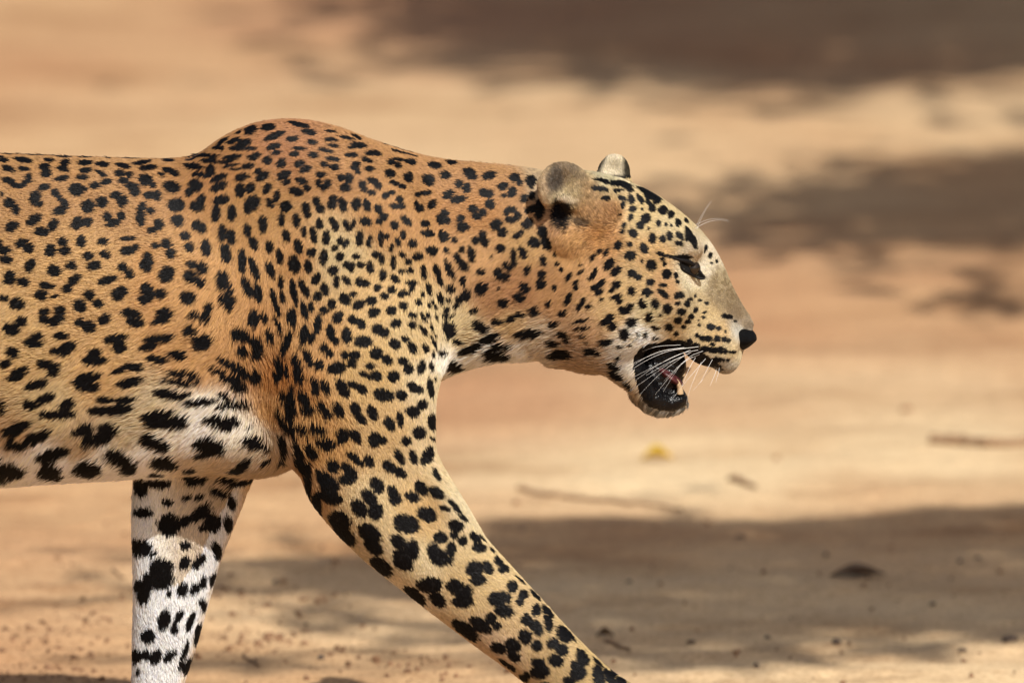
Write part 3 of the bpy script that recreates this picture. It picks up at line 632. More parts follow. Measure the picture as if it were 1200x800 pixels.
# spots: find where each sits on the body, keep its centre and its two half-axes on the skin
def shot(px, py):
    d = AX_F + (px - 600) / 1000.0 / DIST * AX_R + (400 - py) / 1000.0 / DIST * AX_U
    d = d / np.linalg.norm(d)
    loc, nor, i, dist = bvh.ray_cast(Vector(CAM), Vector(d), 40.0)
    if loc is None:
        # just outside the outline: nearest skin
        q = CAM + d * DIST
        loc, nor, i, dist = bvh.find_nearest(Vector(q), 0.06)
        if loc is None: return None, None, None
    return np.array(loc), np.array(nor), d
SC, SU, SV, SN = [], [], [], []
for line in SPOTS.strip().split('@')[1:]:
    head, body_ = line.strip().split('\n', 1)
    ox, oy, s = map(float, head.split())
    for t in body_.replace('\n', '').split(';'):
        v = list(map(float, t.split()))
        a = v[2]; b_ = v[3] if len(v) > 3 else a; g = math.radians(v[4]) if len(v) > 4 else 0.0
        px, py = ox + v[0] * s, oy + v[1] * s
        a *= s * (1.2 if px > 690 else 1.08 if px < 300 or py > 560 else 0.97); b_ *= s * (1.2 if px > 690 else 1.08 if px < 300 or py > 560 else 0.97)
        p, nrm, d = shot(px, py)
        if p is None: continue
        nv = -nrm @ d
        if nv < 0.25:                                   # near the outline: limit the stretch
            nrm = nrm + (0.27 - nv) * -d * 1.2; nrm /= np.linalg.norm(nrm)
        R_, D_ = AX_R, -AX_U
        u = (math.cos(g) * R_ + math.sin(g) * D_) * a / 1000; w_ = (-math.sin(g) * R_ + math.cos(g) * D_) * b_ / 1000
        def onto(x):
            return x - d * (x @ nrm) / (d @ nrm)
        SC.append(p); SU.append(onto(u)); SV.append(onto(w_)); SN.append(nrm)
n_near = len(SC)
# the other flank wears its own mirror-like pattern; the hind part gets rosettes of the same kind
for i in range(n_near):
    if SC[i][1] < -0.02:
        far = SC[i][0] > -0.28 and SC[i][2] < 0.36 and SC[i][0] < -0.02
        if far: continue
        j = np.array([1, -1, 1.0])
        SC.append(SC[i] * j); SU.append(SU[i] * j); SV.append(SV[i] * j); SN.append(SN[i] * j)
cand = np.nonzero((BV[:, 0] < -0.605) | ((BV[:, 2] < 0.105) | ((BV[:, 2] < 0.15) & (BV[:, 0] > 0.03))) | ((BV[:, 1] > 0.09) & (BV[:, 2] < 0.25)))[0]
rng.shuffle(cand)
chosen = []
for i in cand[:9000]:
    p = BV[i]
    if chosen and (((np.array(chosen)[:, :3] - p) ** 2).sum(1) < 0.034 ** 2).any(): continue
    chosen.append(p)
    nrm = VN[i]; t1 = np.cross(nrm, [0.2, 0.1, 1.0]); t1 /= np.linalg.norm(t1); t2 = np.cross(nrm, t1)
    low = p[2] < 0.3
    for q in range(1 if low else 3):
        an = q * 2.1 + rng.random() * 1.2 + 1
        c = p + (0 if low else 0.0095) * (math.cos(an) * t1 + math.sin(an) * t2)
        k_ = 0.8 if low else 1.35
        SC.append(c); SU.append(t1 * rng.uniform(.005, .008) * k_); SV.append(t2 * rng.uniform(.004, .006) * k_); SN.append(nrm)
SC, SU, SV, SN = map(np.array, (SC, SU, SV, SN))

def spot_field(P, N, jit=0.0):
    """0..1 black-spot cover at points"""
    out = np.zeros(len(P), np.float32)
    halo = np.zeros(len(P), np.float32)
    order = np.argsort(P[:, 0]); Xs = P[order, 0]
    jv = rng.normal(0, 1, len(P)) * jit
    # a low wobble so no spot is a clean ellipse
    wob = (np.sin(P[:, 0] * 610 + 3 * np.sin(P[:, 2] * 270)) * np.sin(P[:, 2] * 540 + 2 * np.sin(P[:, 0] * 330))) * 0.13 \
        + 0.08 * np.sin(P[:, 0] * 1300 + P[:, 1] * 900) * np.sin(P[:, 2] * 1210 - P[:, 1] * 700)
    for c, u, v, nn in zip(SC, SU, SV, SN):
        lu, lv = np.linalg.norm(u), np.linalg.norm(v)
        m = max(lu, lv) * 1.9 + 0.002
        a, b_ = np.searchsorted(Xs, c[0] - m), np.searchsorted(Xs, c[0] + m)
        ix = order[a:b_]
        w = P[ix] - c
        k = (np.abs(w[:, 1]) < m * 1.5) & (np.abs(w[:, 2]) < m)
        ix = ix[k]; w = w[k]
        if not len(ix): continue
        k = N[ix] @ nn > -0.1
        ix = ix[k]; w = w[k]
        # coordinates along the two (possibly skew) half-axes
        uu, vv, uv = u @ u, v @ v, u @ v
        wu, wv = w @ u, w @ v
        det = uu * vv - uv * uv + 1e-18
        s = (wu * vv - wv * uv) / det; t = (wv * uu - wu * uv) / det
        h = (w @ nn) / (0.9 * max(lu, lv) + 0.006)
        d = np.sqrt(s * s + t * t + h * h)
        size = math.sqrt(lu * lv)
        soft = 0.10 + 0.0006 / size
        val = np.clip((1.02 + wob[ix] + jv[ix] * (0.6 + 0.0016 / size) - d) / soft + 0.5, 0, 1)
        out[ix] = np.maximum(out[ix], val)
        if size > 0.0035:
            halo[ix] += np.exp(-(d / 1.7) ** 2) * 0.5
    return out, np.clip(halo, 0, 1)

MOUTH = np.array([(739,420),(746,409),(758,402),(775,399),(795,397),(808,400),(817,407),(828,416),(840,424),(849,433),(838,439),(822,440),(808,447),(810,458),(805,475),(790,482),(772,481),(758,475),(747,462),(741,445)], float)
def in_poly(px, py, poly):
    r = np.zeros(len(px), bool); j = len(poly) - 1
    for i in range(len(poly)):
        xi, yi = poly[i]; xj, yj = poly[j]
        r ^= ((yi > py) != (yj > py)) & (px < (xj - xi) * (py - yi) / (yj - yi + 1e-12) + xi)
        j = i
    return r

def coat(P, N, jit=0.0):
    px, py = side_px(P)
    far_px, far_py = px, 400 - ((P[:, 2] - AIM_Z) * cp_ - np.abs(P[:, 1]) * sp_) * 1000 
    mir = P[:, 1] > 0.02
    qy = np.where(mir, far_py, py)
    qx = px.copy()
    qy = np.where(P[:, 0] < -0.63, np.minimum(qy, 300 + (qy - 300) * 0.4), qy)
    # far fore leg keeps its own colours: white inside with a tan front edge
    farleg = (P[:, 1] > 0.012) & (P[:, 0] > -0.50) & (P[:, 0] < -0.25) & (py > 557)
    nearleg = (P[:, 1] < -0.03) & (py > 480)
    col = idw(np.clip(qx, 0, 890), np.where(farleg, 560, qy), BASE)
    edge = np.clip((px - (292 - (py - 560) * 0.33) + 10) / 14, 0, 1)
    outer = np.clip((P[:, 1] - 0.075) / 0.02, 0, 1)
    tan = lin((226, 190, 135))
    white = np.array([0.81, 0.86, 0.90])
    topmix = np.clip((py - 566) / 20, 0, 1)[:, None]
    wl = (white * topmix + lin((228, 214, 194)) * (1 - topmix))
    legc = wl + (tan - wl) * np.clip(edge + outer, 0, 1)[:, None]
    col = np.where(farleg[:, None], legc, col)
    # inner side of the near leg and belly line are pale
    spot, halo = spot_field(P, N, jit)
    headz = px > 640
    flank = np.clip((400 - np.abs(px - 150) - 40) / 200, 0, 1) * np.clip((560 - py) / 120, 0, 1)
    tint = halo * (0.22 + 0.62 * flank) * np.where(headz | farleg, 0.2, 1) * np.where(col[:, 2] > 0.5, 0.0, 1)
    col = col * (1 - tint[:, None] * np.array([0.12, 0.22, 0.30]))
    # ear markings
    def patch(x, y, rx, ry, amt, c, ang=0):
        nonlocal col
        a = math.radians(ang); dx, dy = px - x, qy - y
        s = (dx * math.cos(a) + dy * math.sin(a)) / rx; t = (-dx * math.sin(a) + dy * math.cos(a)) / ry
        w = np.clip((1.15 - np.sqrt(s * s + t * t) + rng.normal(0, 1, len(px)) * jit * 3.5) / 0.3, 0, 1) * amt * np.where(mir, 0.0, 1)
        col = col * (1 - w[:, None]) + np.asarray(c) * w[:, None]
    er = (px < 738) & (py < 305) & (px - 640 > (py - 270) * 1.5) & (px > 625) & ~mir & (P[:, 0] > 0.02)
    col = col * np.where(er[:, None], 0.66 + 0.68 * vnoise(px * .34 + qy * .3, qy * .14 - px * .12, 41)[:, None], 1)
    patch(649, 211, 10, 15, .72, (0.045, 0.04, 0.035), 10)
    patch(657, 252, 13, 20, 1.0, (0.012, 0.010, 0.009))
    patch(680, 262, 11, 5, .75, (0.04, 0.03, 0.022), 10)
    patch(676, 205, 14, 6, .5, (0.12, 0.09, 0.06), 35)
    patch(664, 236, 12, 4, .6, (0.62, 0.50, 0.34), 8)
    patch(812, 301, 8, 4, .5, (0.62, 0.50, 0.34), 40)
    patch(824, 316, 10, 5, .9, (0.74, 0.66, 0.50), 40)
    patch(809, 330, 10, 4, .9, (0.74, 0.64, 0.45), 36)
    mouth = in_poly(px + rng.normal(0, 1, len(px)) * jit * 8, qy + rng.normal(0, 1, len(px)) * jit * 8, MOUTH) & (P[:, 0] > 0.12)
    fe = (P[:, 1] > 0.03) & (px > 694) & (px < 744) & (py < 209)
    far_c = lin((205, 190, 160)) * (1 - 0.93 * np.clip(np.maximum((px - 728) / 5, (706 - px + (200 - py) * 0.4) / 5), 0, 1))[:, None]
    col = np.where(fe[:, None], far_c, col); spot = np.where(fe, np.clip((py - 203) / 4, 0, 1), spot)
    # brown ticking on the bridge of the nose, grey hairs on the chin
    tick = np.clip((px - 800) / 30, 0, 1) * np.clip((372 - py) / 30, 0, 1) * np.clip((px - 835 + (py - 290) * 0.25) / 12, 0, 1)
    tw = (vnoise(px * 0.33, qy * 0.33, 31) > 0.56) * tick * 0.5
    col = col * (1 - 1.25 * tw[:, None] * np.array([.45, .5, .55]))
    chin = np.clip((qy - 462) / 8, 0, 1) * (px > 735)
    col = col * (1 - 0.6 * chin[:, None] * (vnoise(px * .5, qy * .3, 33) > .45)[:, None])
    dark = np.array([0.0042, 0.0042, 0.0048])
    sp = np.maximum(spot, mouth)
    col = col * (1 - sp[:, None]) + dark * sp[:, None]
    return np.clip(col, 0.004, 0.9), sp, mouth, px, qy

# paint the skin
vc, vs_, vm, _, _ = coat(BV, VN, 0.0)
ca = me_body.color_attributes.new("coat", 'FLOAT_COLOR', 'POINT')
ca.data.foreach_set('color', np.concatenate([vc * 0.8, np.ones((len(vc), 1))], 1).astype(np.float32).ravel())
m_skin, n, l, b = new_mat("spotted skin")
at = n.new('ShaderNodeAttribute'); at.attribute_name = 'coat'
l.new(at.outputs['Color'], b.inputs['Base Color'])
wa = me_body.attributes.new('wet', 'FLOAT', 'POINT'); wa.data.foreach_set('value', vm.astype(np.float32))
w_at = n.new('ShaderNodeAttribute'); w_at.attribute_name = 'wet'
w_mr = n.new('ShaderNodeMapRange'); w_mr.inputs['To Min'].default_value = 0.7; w_mr.inputs['To Max'].default_value = 0.24
l.new(w_at.outputs['Fac'], w_mr.inputs['Value']); l.new(w_mr.outputs['Result'], b.inputs['Roughness'])
w_tc = n.new('ShaderNodeTexCoord'); w_nz = n.new('ShaderNodeTexNoise'); w_nz.inputs['Scale'].default_value = 230
w_bp = n.new('ShaderNodeBump'); w_bp.inputs['Strength'].default_value = 0.7; w_bp.inputs['Distance'].default_value = 0.003
l.new(w_tc.outputs['Object'], w_nz.inputs['Vector']); l.new(w_nz.outputs['Fac'], w_bp.inputs['Height']); l.new(w_bp.outputs['Normal'], b.inputs['Normal'])
b.inputs['Specular IOR Level'].default_value = 0.25
me_body.materials.append(m_skin)

leopard = tag(empty("leopard", (-0.35, 0, 0)), "spotted leopard walking to the right across the sand with its mouth open", "leopard")
def part(name, me, **kw):
    o = link(name, me, leopard)
    o.location = (0.35, 0, 0)
    return tag(o, **kw)
body = part("body", me_body)

# ------------------------------------------------------------------ fur
tri = np.concatenate([BF[:, [0, 1, 2]], BF[:, [0, 2, 3]]])
A, B_, C_ = BV[tri[:, 0]], BV[tri[:, 1]], BV[tri[:, 2]]
cr = np.cross(B_ - A, C_ - A); area = np.linalg.norm(cr, axis=1) / 2
ctr = (A + B_ + C_) / 3
tn = cr / (2 * area[:, None] + 1e-15)
facing = tn[:, 1] * -cp_ + tn[:, 2] * sp_
wgt = np.where(facing > -0.12, 1.0, 0.22) * np.where(ctr[:, 0] < -0.64, 0.12, 1.0)
wgt *= np.where(ctr[:, 0] > 0.05, 1.9, 1.0) * np.where(ctr[:, 0] > 0.22, 1.4, 1.0)
cpx, cpy = side_px(ctr)
bare = (((cpx - 811) / 14) ** 2 + ((cpy - 316) / 10) ** 2 < 1) | (in_poly(cpx, cpy, MOUTH) & (ctr[:, 0] > 0.13) & (np.abs(ctr[:, 1]) < 0.03)) | ((cpx > 861) & (cpy > 386) & (cpy < 410))
wgt = np.where(bare, 0, wgt)
NH = FUR_COUNT
prob = area * wgt; prob /= prob.sum()
ti = rng.choice(len(tri), NH, p=prob)
r1, r2 = rng.random(NH), rng.random(NH)
fl = r1 + r2 > 1; r1[fl] = 1 - r1[fl]; r2[fl] = 1 - r2[fl]
ba = np.stack([1 - r1 - r2, r1, r2], 1)
HP = (BV[tri[ti]] * ba[..., None]).sum(1)
HN = (VN[tri[ti]] * ba[..., None]).sum(1); HN /= np.linalg.norm(HN, axis=1)[:, None] + 1e-12
_h0, _h1 = side_px(HP)
_fl = idw(np.clip(_h0, 0, 890), _h1, FLOW, 2.0, 6); _fl[(HP[:, 1] > 0.012) & (_h1 > 560) & (HP[:, 0] < -0.25)] = (0.05, 1)
_D = _fl[:, :1] * AX_R - _fl[:, 1:2] * np.array([0, 0, 1.0]); _D -= HN * (_D * HN).sum(1)[:, None]; _D /= np.linalg.norm(_D, axis=1)[:, None] + 1e-9
_L = idw(np.clip(_h0, 0, 890), _h1, LEN, 2.5, 6)[:, :1] / 1000
hc, hs, hm, hpx, hpy = coat(HP + _D * _L * 0.5, HN, np.where(HP[:, 0] > 0.07, 0.03, 0.045))       # colour by where the hair's middle lies
clipx = np.clip(hpx, 0, 890)
flw = idw(clipx, hpy, FLOW, 2.0, 6)
farl = (HP[:, 1] > 0.012) & (hpy > 560) & (HP[:, 0] < -0.25)
flw[farl] = (0.05, 1)
nearl = (HP[:, 1] < -0.04) & (hpy > 600) & (HP[:, 0] > -0.28)
D = flw[:, :1] * AX_R - flw[:, 1:2] * np.array([0, 0, 1.0])
# small swirls in the lie of the hair
sw = 0.22 * np.sin(HP[:, 0] * 37 + 2.0 * np.sin(HP[:, 2] * 29)) + 0.16 * np.sin(HP[:, 2] * 83 + HP[:, 0] * 61) + rng.normal(0, 0.11, NH)
D = D - HN * (D * HN).sum(1)[:, None]
D /= np.linalg.norm(D, axis=1)[:, None] + 1e-9
T = np.cross(HN, D)
D = D * np.cos(sw)[:, None] + T * np.sin(sw)[:, None]
L = idw(clipx, hpy, LEN, 2.5, 6)[:, 0] / 1000.0
L = L * rng.uniform(0.6, 1.1, NH)
L[farl] = 0.008 * rng.uniform(0.7, 1.2, farl.sum())
L[hm] *= 0.35
lift = rng.uniform(0.07, 0.20, NH) + np.where(L > 0.012, 0.06, 0)
ear_ = (hpx < 730) & (hpx > 625) & (hpy < 245) & (np.abs(HP[:, 1]) > 0.045) & (HP[:, 0] > 0.02)
L[ear_] *= 0.8; lift[(rng.random(NH) < 0.02) & (HP[:, 0] < 0.0) & (hpy < 400)] *= 2.2
curl = rng.normal(0, 0.035, (NH, 3))
t = np.array([0, 0.35, 0.7, 1.0])
pos = HP[:, None, :] + L[:, None, None] * (D[:, None, :] * (t * 0.97)[None, :, None] + HN[:, None, :] * (np.sqrt(t) * 0.85 * 1.0)[None, :, None] * lift[:, None, None] * 1.25 + curl[:, None, :] * (t ** 2)[None, :, None])
pos[:, 0] -= HN * 0.0008
rad = np.where(L < 0.005, 0.00028, 0.00036) * rng.uniform(0.8, 1.25, NH)
rad = np.where(HP[:, 0] < -0.64, rad * 2.2, rad)
radii = rad[:, None] * np.array([1.0, 0.95, 0.7, 0.18])[None]
vary = rng.normal(1.0, np.where(HP[:, 0] > 0.05, 0.19, 0.14), NH)[:, None] * np.ones(3)
vary[:, 2] *= rng.normal(1, 0.06, NH)
hcol = np.clip(hc * np.where(hs[:, None] > 0.5, 1.0, vary), 0.004, 0.92)
_q = (HP[:,1]>.045)&(hpx>700)&(hpx<735)&(hpy<205)
print('FAREAR', _q.sum(), hcol[_q].mean(0) if _q.any() else 0, HN[_q].mean(0) if _q.any() else 0, hs[_q].mean())
cv = bpy.data.hair_curves.new("fur")
cv.add_curves([4] * NH)
cv.attributes['position'].data.foreach_set('vector', pos.reshape(-1).astype(np.float32))
ra = cv.attributes.get('radius') or cv.attributes.new('radius', 'FLOAT', 'POINT')
ra.data.foreach_set('value', radii.reshape(-1).astype(np.float32))
a1 = cv.attributes.new('tint', 'FLOAT_VECTOR', 'CURVE'); a1.data.foreach_set('vector', hcol.reshape(-1).astype(np.float32))
a2 = cv.attributes.new('skin_normal', 'FLOAT_VECTOR', 'CURVE'); a2.data.foreach_set('vector', HN.reshape(-1).astype(np.float32))
m_fur, n, l, b = new_mat("leopard fur")
at = n.new('ShaderNodeAttribute'); at.attribute_name = 'tint'
hi = n.new('ShaderNodeHairInfo')
mr = n.new('ShaderNodeMapRange'); mr.inputs['From Min'].default_value = 0; mr.inputs['From Max'].default_value = 1
mr.inputs['To Min'].default_value = 0.84; mr.inputs['To Max'].default_value = 1.12
l.new(hi.outputs['Intercept'], mr.inputs['Value'])
vm_ = n.new('ShaderNodeVectorMath'); vm_.operation = 'SCALE'
l.new(at.outputs['Vector'], vm_.inputs[0]); l.new(mr.outputs['Result'], vm_.inputs['Scale'])
l.new(vm_.outputs['Vector'], b.inputs['Base Color'])
an = n.new('ShaderNodeAttribute'); an.attribute_name = 'skin_normal'
geo = n.new('ShaderNodeNewGeometry')
v1 = n.new('ShaderNodeVectorMath'); v1.operation = 'SCALE'; v1.inputs['Scale'].default_value = 1.6
l.new(an.outputs['Vector'], v1.inputs[0])
v2 = n.new('ShaderNodeVectorMath'); v2.operation = 'ADD'
l.new(v1.outputs['Vector'], v2.inputs[0]); l.new(geo.outputs['Normal'], v2.inputs[1])
v3 = n.new('ShaderNodeVectorMath'); v3.operation = 'NORMALIZE'
l.new(v2.outputs['Vector'], v3.inputs[0]); l.new(v3.outputs['Vector'], b.inputs['Normal'])
b.inputs['Roughness'].default_value = 0.42
b.inputs['Specular IOR Level'].default_value = 0.09
cv.materials.append(m_fur)
fur = part("fur", cv, kind='stuff')
# ------------------------------------------------------------------ face parts
def uv_sphere(nu=24, nv=16):
    V, Fq = [], []
    for i in range(nv + 1):
        th = math.pi * i / nv
        for j in range(nu):
            ph = 2 * math.pi * j / nu
            V.append((math.sin(th) * math.cos(ph), math.sin(th) * math.sin(ph), math.cos(th)))
    for i in range(nv):
        for j in range(nu):
            k = (j + 1) % nu
            Fq.append((i * nu + j, (i + 1) * nu + j, (i + 1) * nu + k, i * nu + k))
    return np.array(V), np.array(Fq)

def hit(px, py):
    p, nrm, d = shot(px, py)
    return p, nrm

# nose leather
m_nose = simple_mat("black nose leather", (0.004, 0.004, 0.0045), 0.55, 0.3, 900, 0.07, 0.6)
sv, sf = uv_sphere(32, 22)
nv_ = sv.copy()
z = nv_[:, 2]
nv_[:, 0] *= np.where(z < 0, 1 + 0.50 * z, 1.0)
nv_[:, 1] *= np.where(z < 0, 1 + 0.45 * z, 1.0)
# nostril combs: dent on each side
for sgn in (-1, 1):
    dd = np.sqrt((nv_[:, 0] - 0.15) ** 2 + (nv_[:, 1] - sgn * 0.8) ** 2 + (z - 0.05) ** 2)
    nv_ *= (1 - 0.22 * np.exp(-(dd / 0.28) ** 2))[:, None]
Rn_ = rot(0, 4, 0)
nose_c = W3(869.5, 396.5, 0) / 1000
part("nose", mesh_from("nose", nose_c + (nv_ * np.array([.0175, .0275, .0140])) @ Rn_.T, sf, True, m_nose))

# eyes: a dark glossy ball between black lids
m_eye = simple_mat("dark amber eye", (0.018, 0.011, 0.006), 0.06, 0.5, 300, 0.6)
m_lid = simple_mat("black eyelid skin", (0.006, 0.005, 0.005), 0.5, 0.3, 500, 0.18)
pe, ne = hit(812, 315)
ec = pe + np.array([0, 0.0046, 0])
for sgn in (1, -1):
    fl_ = np.array([1, sgn, 1.0])
    part("eye", mesh_from("eye", ec * fl_ + sv * 0.0092, sf, True, m_eye))
    def lid(pts, r, nm):
        P = []
        for x, y in pts:
            p, nn_ = hit(x, y)
            v = W(x, y, ec[1] - 0.008)
            P.append(np.array([v[0], min(p[1] - .0006, ec[1] - 0.0045), v[2]]))
        P = np.array(P) * fl_
        tt = np.linspace(0, 1, len(P)); t2 = np.linspace(0, 1, 15)
        PP = np.stack([smooth_interp(t2, tt, P[:, k]) for k in range(3)], 1)
        rr = smooth_interp(t2, tt, np.array(r)) / 1000
        v_, f_ = tube(PP, rr, 8)
        part("eyelid", mesh_from("eyelid", v_, f_, True, m_lid))
    lid([(786, 299), (797, 303), (806, 306), (815, 313), (822, 321), (826, 326)], [0.7, 2.0, 3.3, 2.3, 1.7, 1.0], "upper")
    lid([(797, 304), (799, 314), (806, 319), (814, 324), (821, 327), (826, 327)], [0.8, 1.4, 1.7, 1.7, 1.4, 0.9], "lower")

# inside of the mouth
m_tongue = simple_mat("wet dark tongue", (0.085, 0.022, 0.024), 0.28, 0.4, 250, 0.5, 0.4)
m_tooth = simple_mat("ivory tooth", (0.50, 0.36, 0.21), 0.3, 0.2, 200, 0.5)
Rt = rot(0, 36, 0)
tv = sv.copy(); tv[:, 2] *= 1 - 0.25 * np.abs(tv[:, 1])
part("tongue", mesh_from("tongue", W3(785, 440, -6) / 1000 + (tv * np.array([.019, .0185, .0062])) @ Rt.T, sf, True, m_tongue))
def tooth(base, tip, r, sgn):
    P = np.array([W(*base, sgn * -0.016), W(*tip, sgn * -0.0185)])
    mid = (P[0] + P[1]) / 2 + np.array([0.0022, 0, 0.0])
    tt = np.linspace(0, 1, 8)[:, None]
    C = (1 - tt) ** 2 * P[0] + 2 * tt * (1 - tt) * mid + tt ** 2 * P[1]
    v_, f_ = tube(C, r / 1000 * np.sqrt(1 - np.linspace(0, .985, 8)), 10)
    part("canine_tooth", mesh_from("canine_tooth", v_, f_, True, m_tooth))
for sgn in (1, -1):
    tooth((797, 461), (793, 444), 4.2, sgn)
    tooth((807, 431), (800, 441), 2.6, sgn)

# whiskers: each its own hair; the far cheek wears copies
m_wh = simple_mat("white whisker", (0.82, 0.80, 0.76), 0.35, 0.0)
WH = [
 [(812,407),(778,411),(741,426),(724,436)], [(809,410),(790,418),(765,430),(729,449)], [(806,416),(790,422),(768,437),(738,458)],
 [(804,415),(783,430),(768,443),(750,462)], [(824,411),(808,418),(795,431),(777,459)], [(827,420),(814,435),(803,448),(789,466)],
 [(835,421),(830,430),(825,440),(820,449)], [(815,419),(809,429),(804,440),(799,453)], [(822,424),(815,440),(809,455),(804,474)],
 [(832,432),(826,441),(819,450),(810,460)], [(802,407),(772,412),(748,424),(735,434)], [(819,406),(785,411),(760,421),(738,434)],
 [(840,431),(838,438),(835,445),(832,452)], [(798,404),(770,406),(748,414),(728,424)], [(820,415),(802,424),(786,440),(768,462)],
 [(843,430),(842,437),(840,443),(839,448)], [(810,413),(796,419),(781,426),(757,440)], [(812,418),(801,424),(790,434),(778,446)],
 [(824,257),(829,246),(836,234),(842,226)], [(822,256),(836,250),(850,248),(862,250)], [(818,410),(796,415),(770,428),(744,446)],
]
for i, pts in enumerate(WH):
    p0, n0 = hit(*pts[0])
    y0 = p0[1]
    brow = pts[0][1] < 300
    out = [0.0005, -0.008, -0.015, -0.020] if not brow else [0.0005, -0.004, -0.007, -0.008]
    P = np.array([W(x, y, y0 + o_) for (x, y), o_ in zip(pts, out)])
    P += (p0 - P[0])
    t2 = np.linspace(0, 1, 16)
    PP = np.stack([smooth_interp(t2, np.linspace(0, 1, 4), P[:, k]) for k in range(3)], 1)
    v_, f_ = tube(PP, np.linspace(0.00042, 0.00012, 16) * (0.8 + 0.5 * rng.random()) * (0.36 if brow else 0.54), 5)
    w_ = part("whisker", mesh_from("whisker", v_, f_, True, m_wh))
    c_ = w_.copy(); sc.collection.objects.link(c_); c_.parent = leopard
    c_.scale = (1, -1, 1)

# claws
m_claw = simple_mat("horn claw", (0.30, 0.24, 0.18), 0.4)
for cx, cy in [(W3(847, 800, -82)[0] / 1000 + 0.022, y / 1000) for y in (-110, -94, -77, -60)] + [(W3(232, 800, 60)[0] / 1000 + 0.018, y / 1000) for y in (34, 50, 67, 83)]:
    a = np.array([[cx, cy, .020], [cx + .008, cy, .019], [cx + .013, cy, .011]])
    v_, f_ = tube(a, [.003, .0024, .0005], 6)
    part("claw", mesh_from("claw", v_, f_, True, m_claw))
# ------------------------------------------------------------------ trees beyond the frame, whose shade lies on the sand
m_bark = simple_mat("grey bark", (0.17, 0.13, 0.10), 0.9, 0.35, 14, 0.2, 0.8)
def leaf_mat(name, c):
    return simple_mat(name, c, 0.55, 0.35, 8, 0.3)
m_leaf = leaf_mat("dull green leaves", (0.075, 0.095, 0.035))
def poly_points(poly, count, r):
    """random ground points inside a polygon given in photo pixels"""
    g = np.array([G(x, y)[:2] for x, y in poly])
    lo, hi = g.min(0), g.max(0)
    out = np.zeros((0, 2))
    while len(out) < count:
        p = lo + (hi - lo) * r.random((count * 3, 2))
        out = np.concatenate([out, p[in_poly(p[:, 0], p[:, 1], g)]])
    return out[:count], g
def poly_area(g):
    x, y = g[:, 0], g[:, 1]
    return abs((x * np.roll(y, -1) - y * np.roll(x, -1)).sum()) / 2
def to_height(p, h):
    s = np.asarray(h) / TO_SUN[2]
    return np.stack([p[:, 0] + TO_SUN[0] * s, p[:, 1] + TO_SUN[1] * s, np.broadcast_to(h, len(p))], 1)
def leaves(centres, size, r):
    n_ = len(centres)
    a = r.normal(0, 1, (n_, 3)); a[:, 2] *= 0.45; a /= np.linalg.norm(a, axis=1)[:, None]
    b_ = np.cross(a, r.normal(0, 1, (n_, 3)) * np.array([.5, .5, 1.5])); b_ /= np.linalg.norm(b_, axis=1)[:, None] + 1e-9
    s = size * r.uniform(0.6, 1.35, n_)[:, None]
    v = np.stack([centres - a * s, centres + b_ * s * .48, centres + a * s, centres - b_ * s * .48], 1).reshape(-1, 3)
    f = np.arange(n_ * 4).reshape(-1, 4)
    return v, f
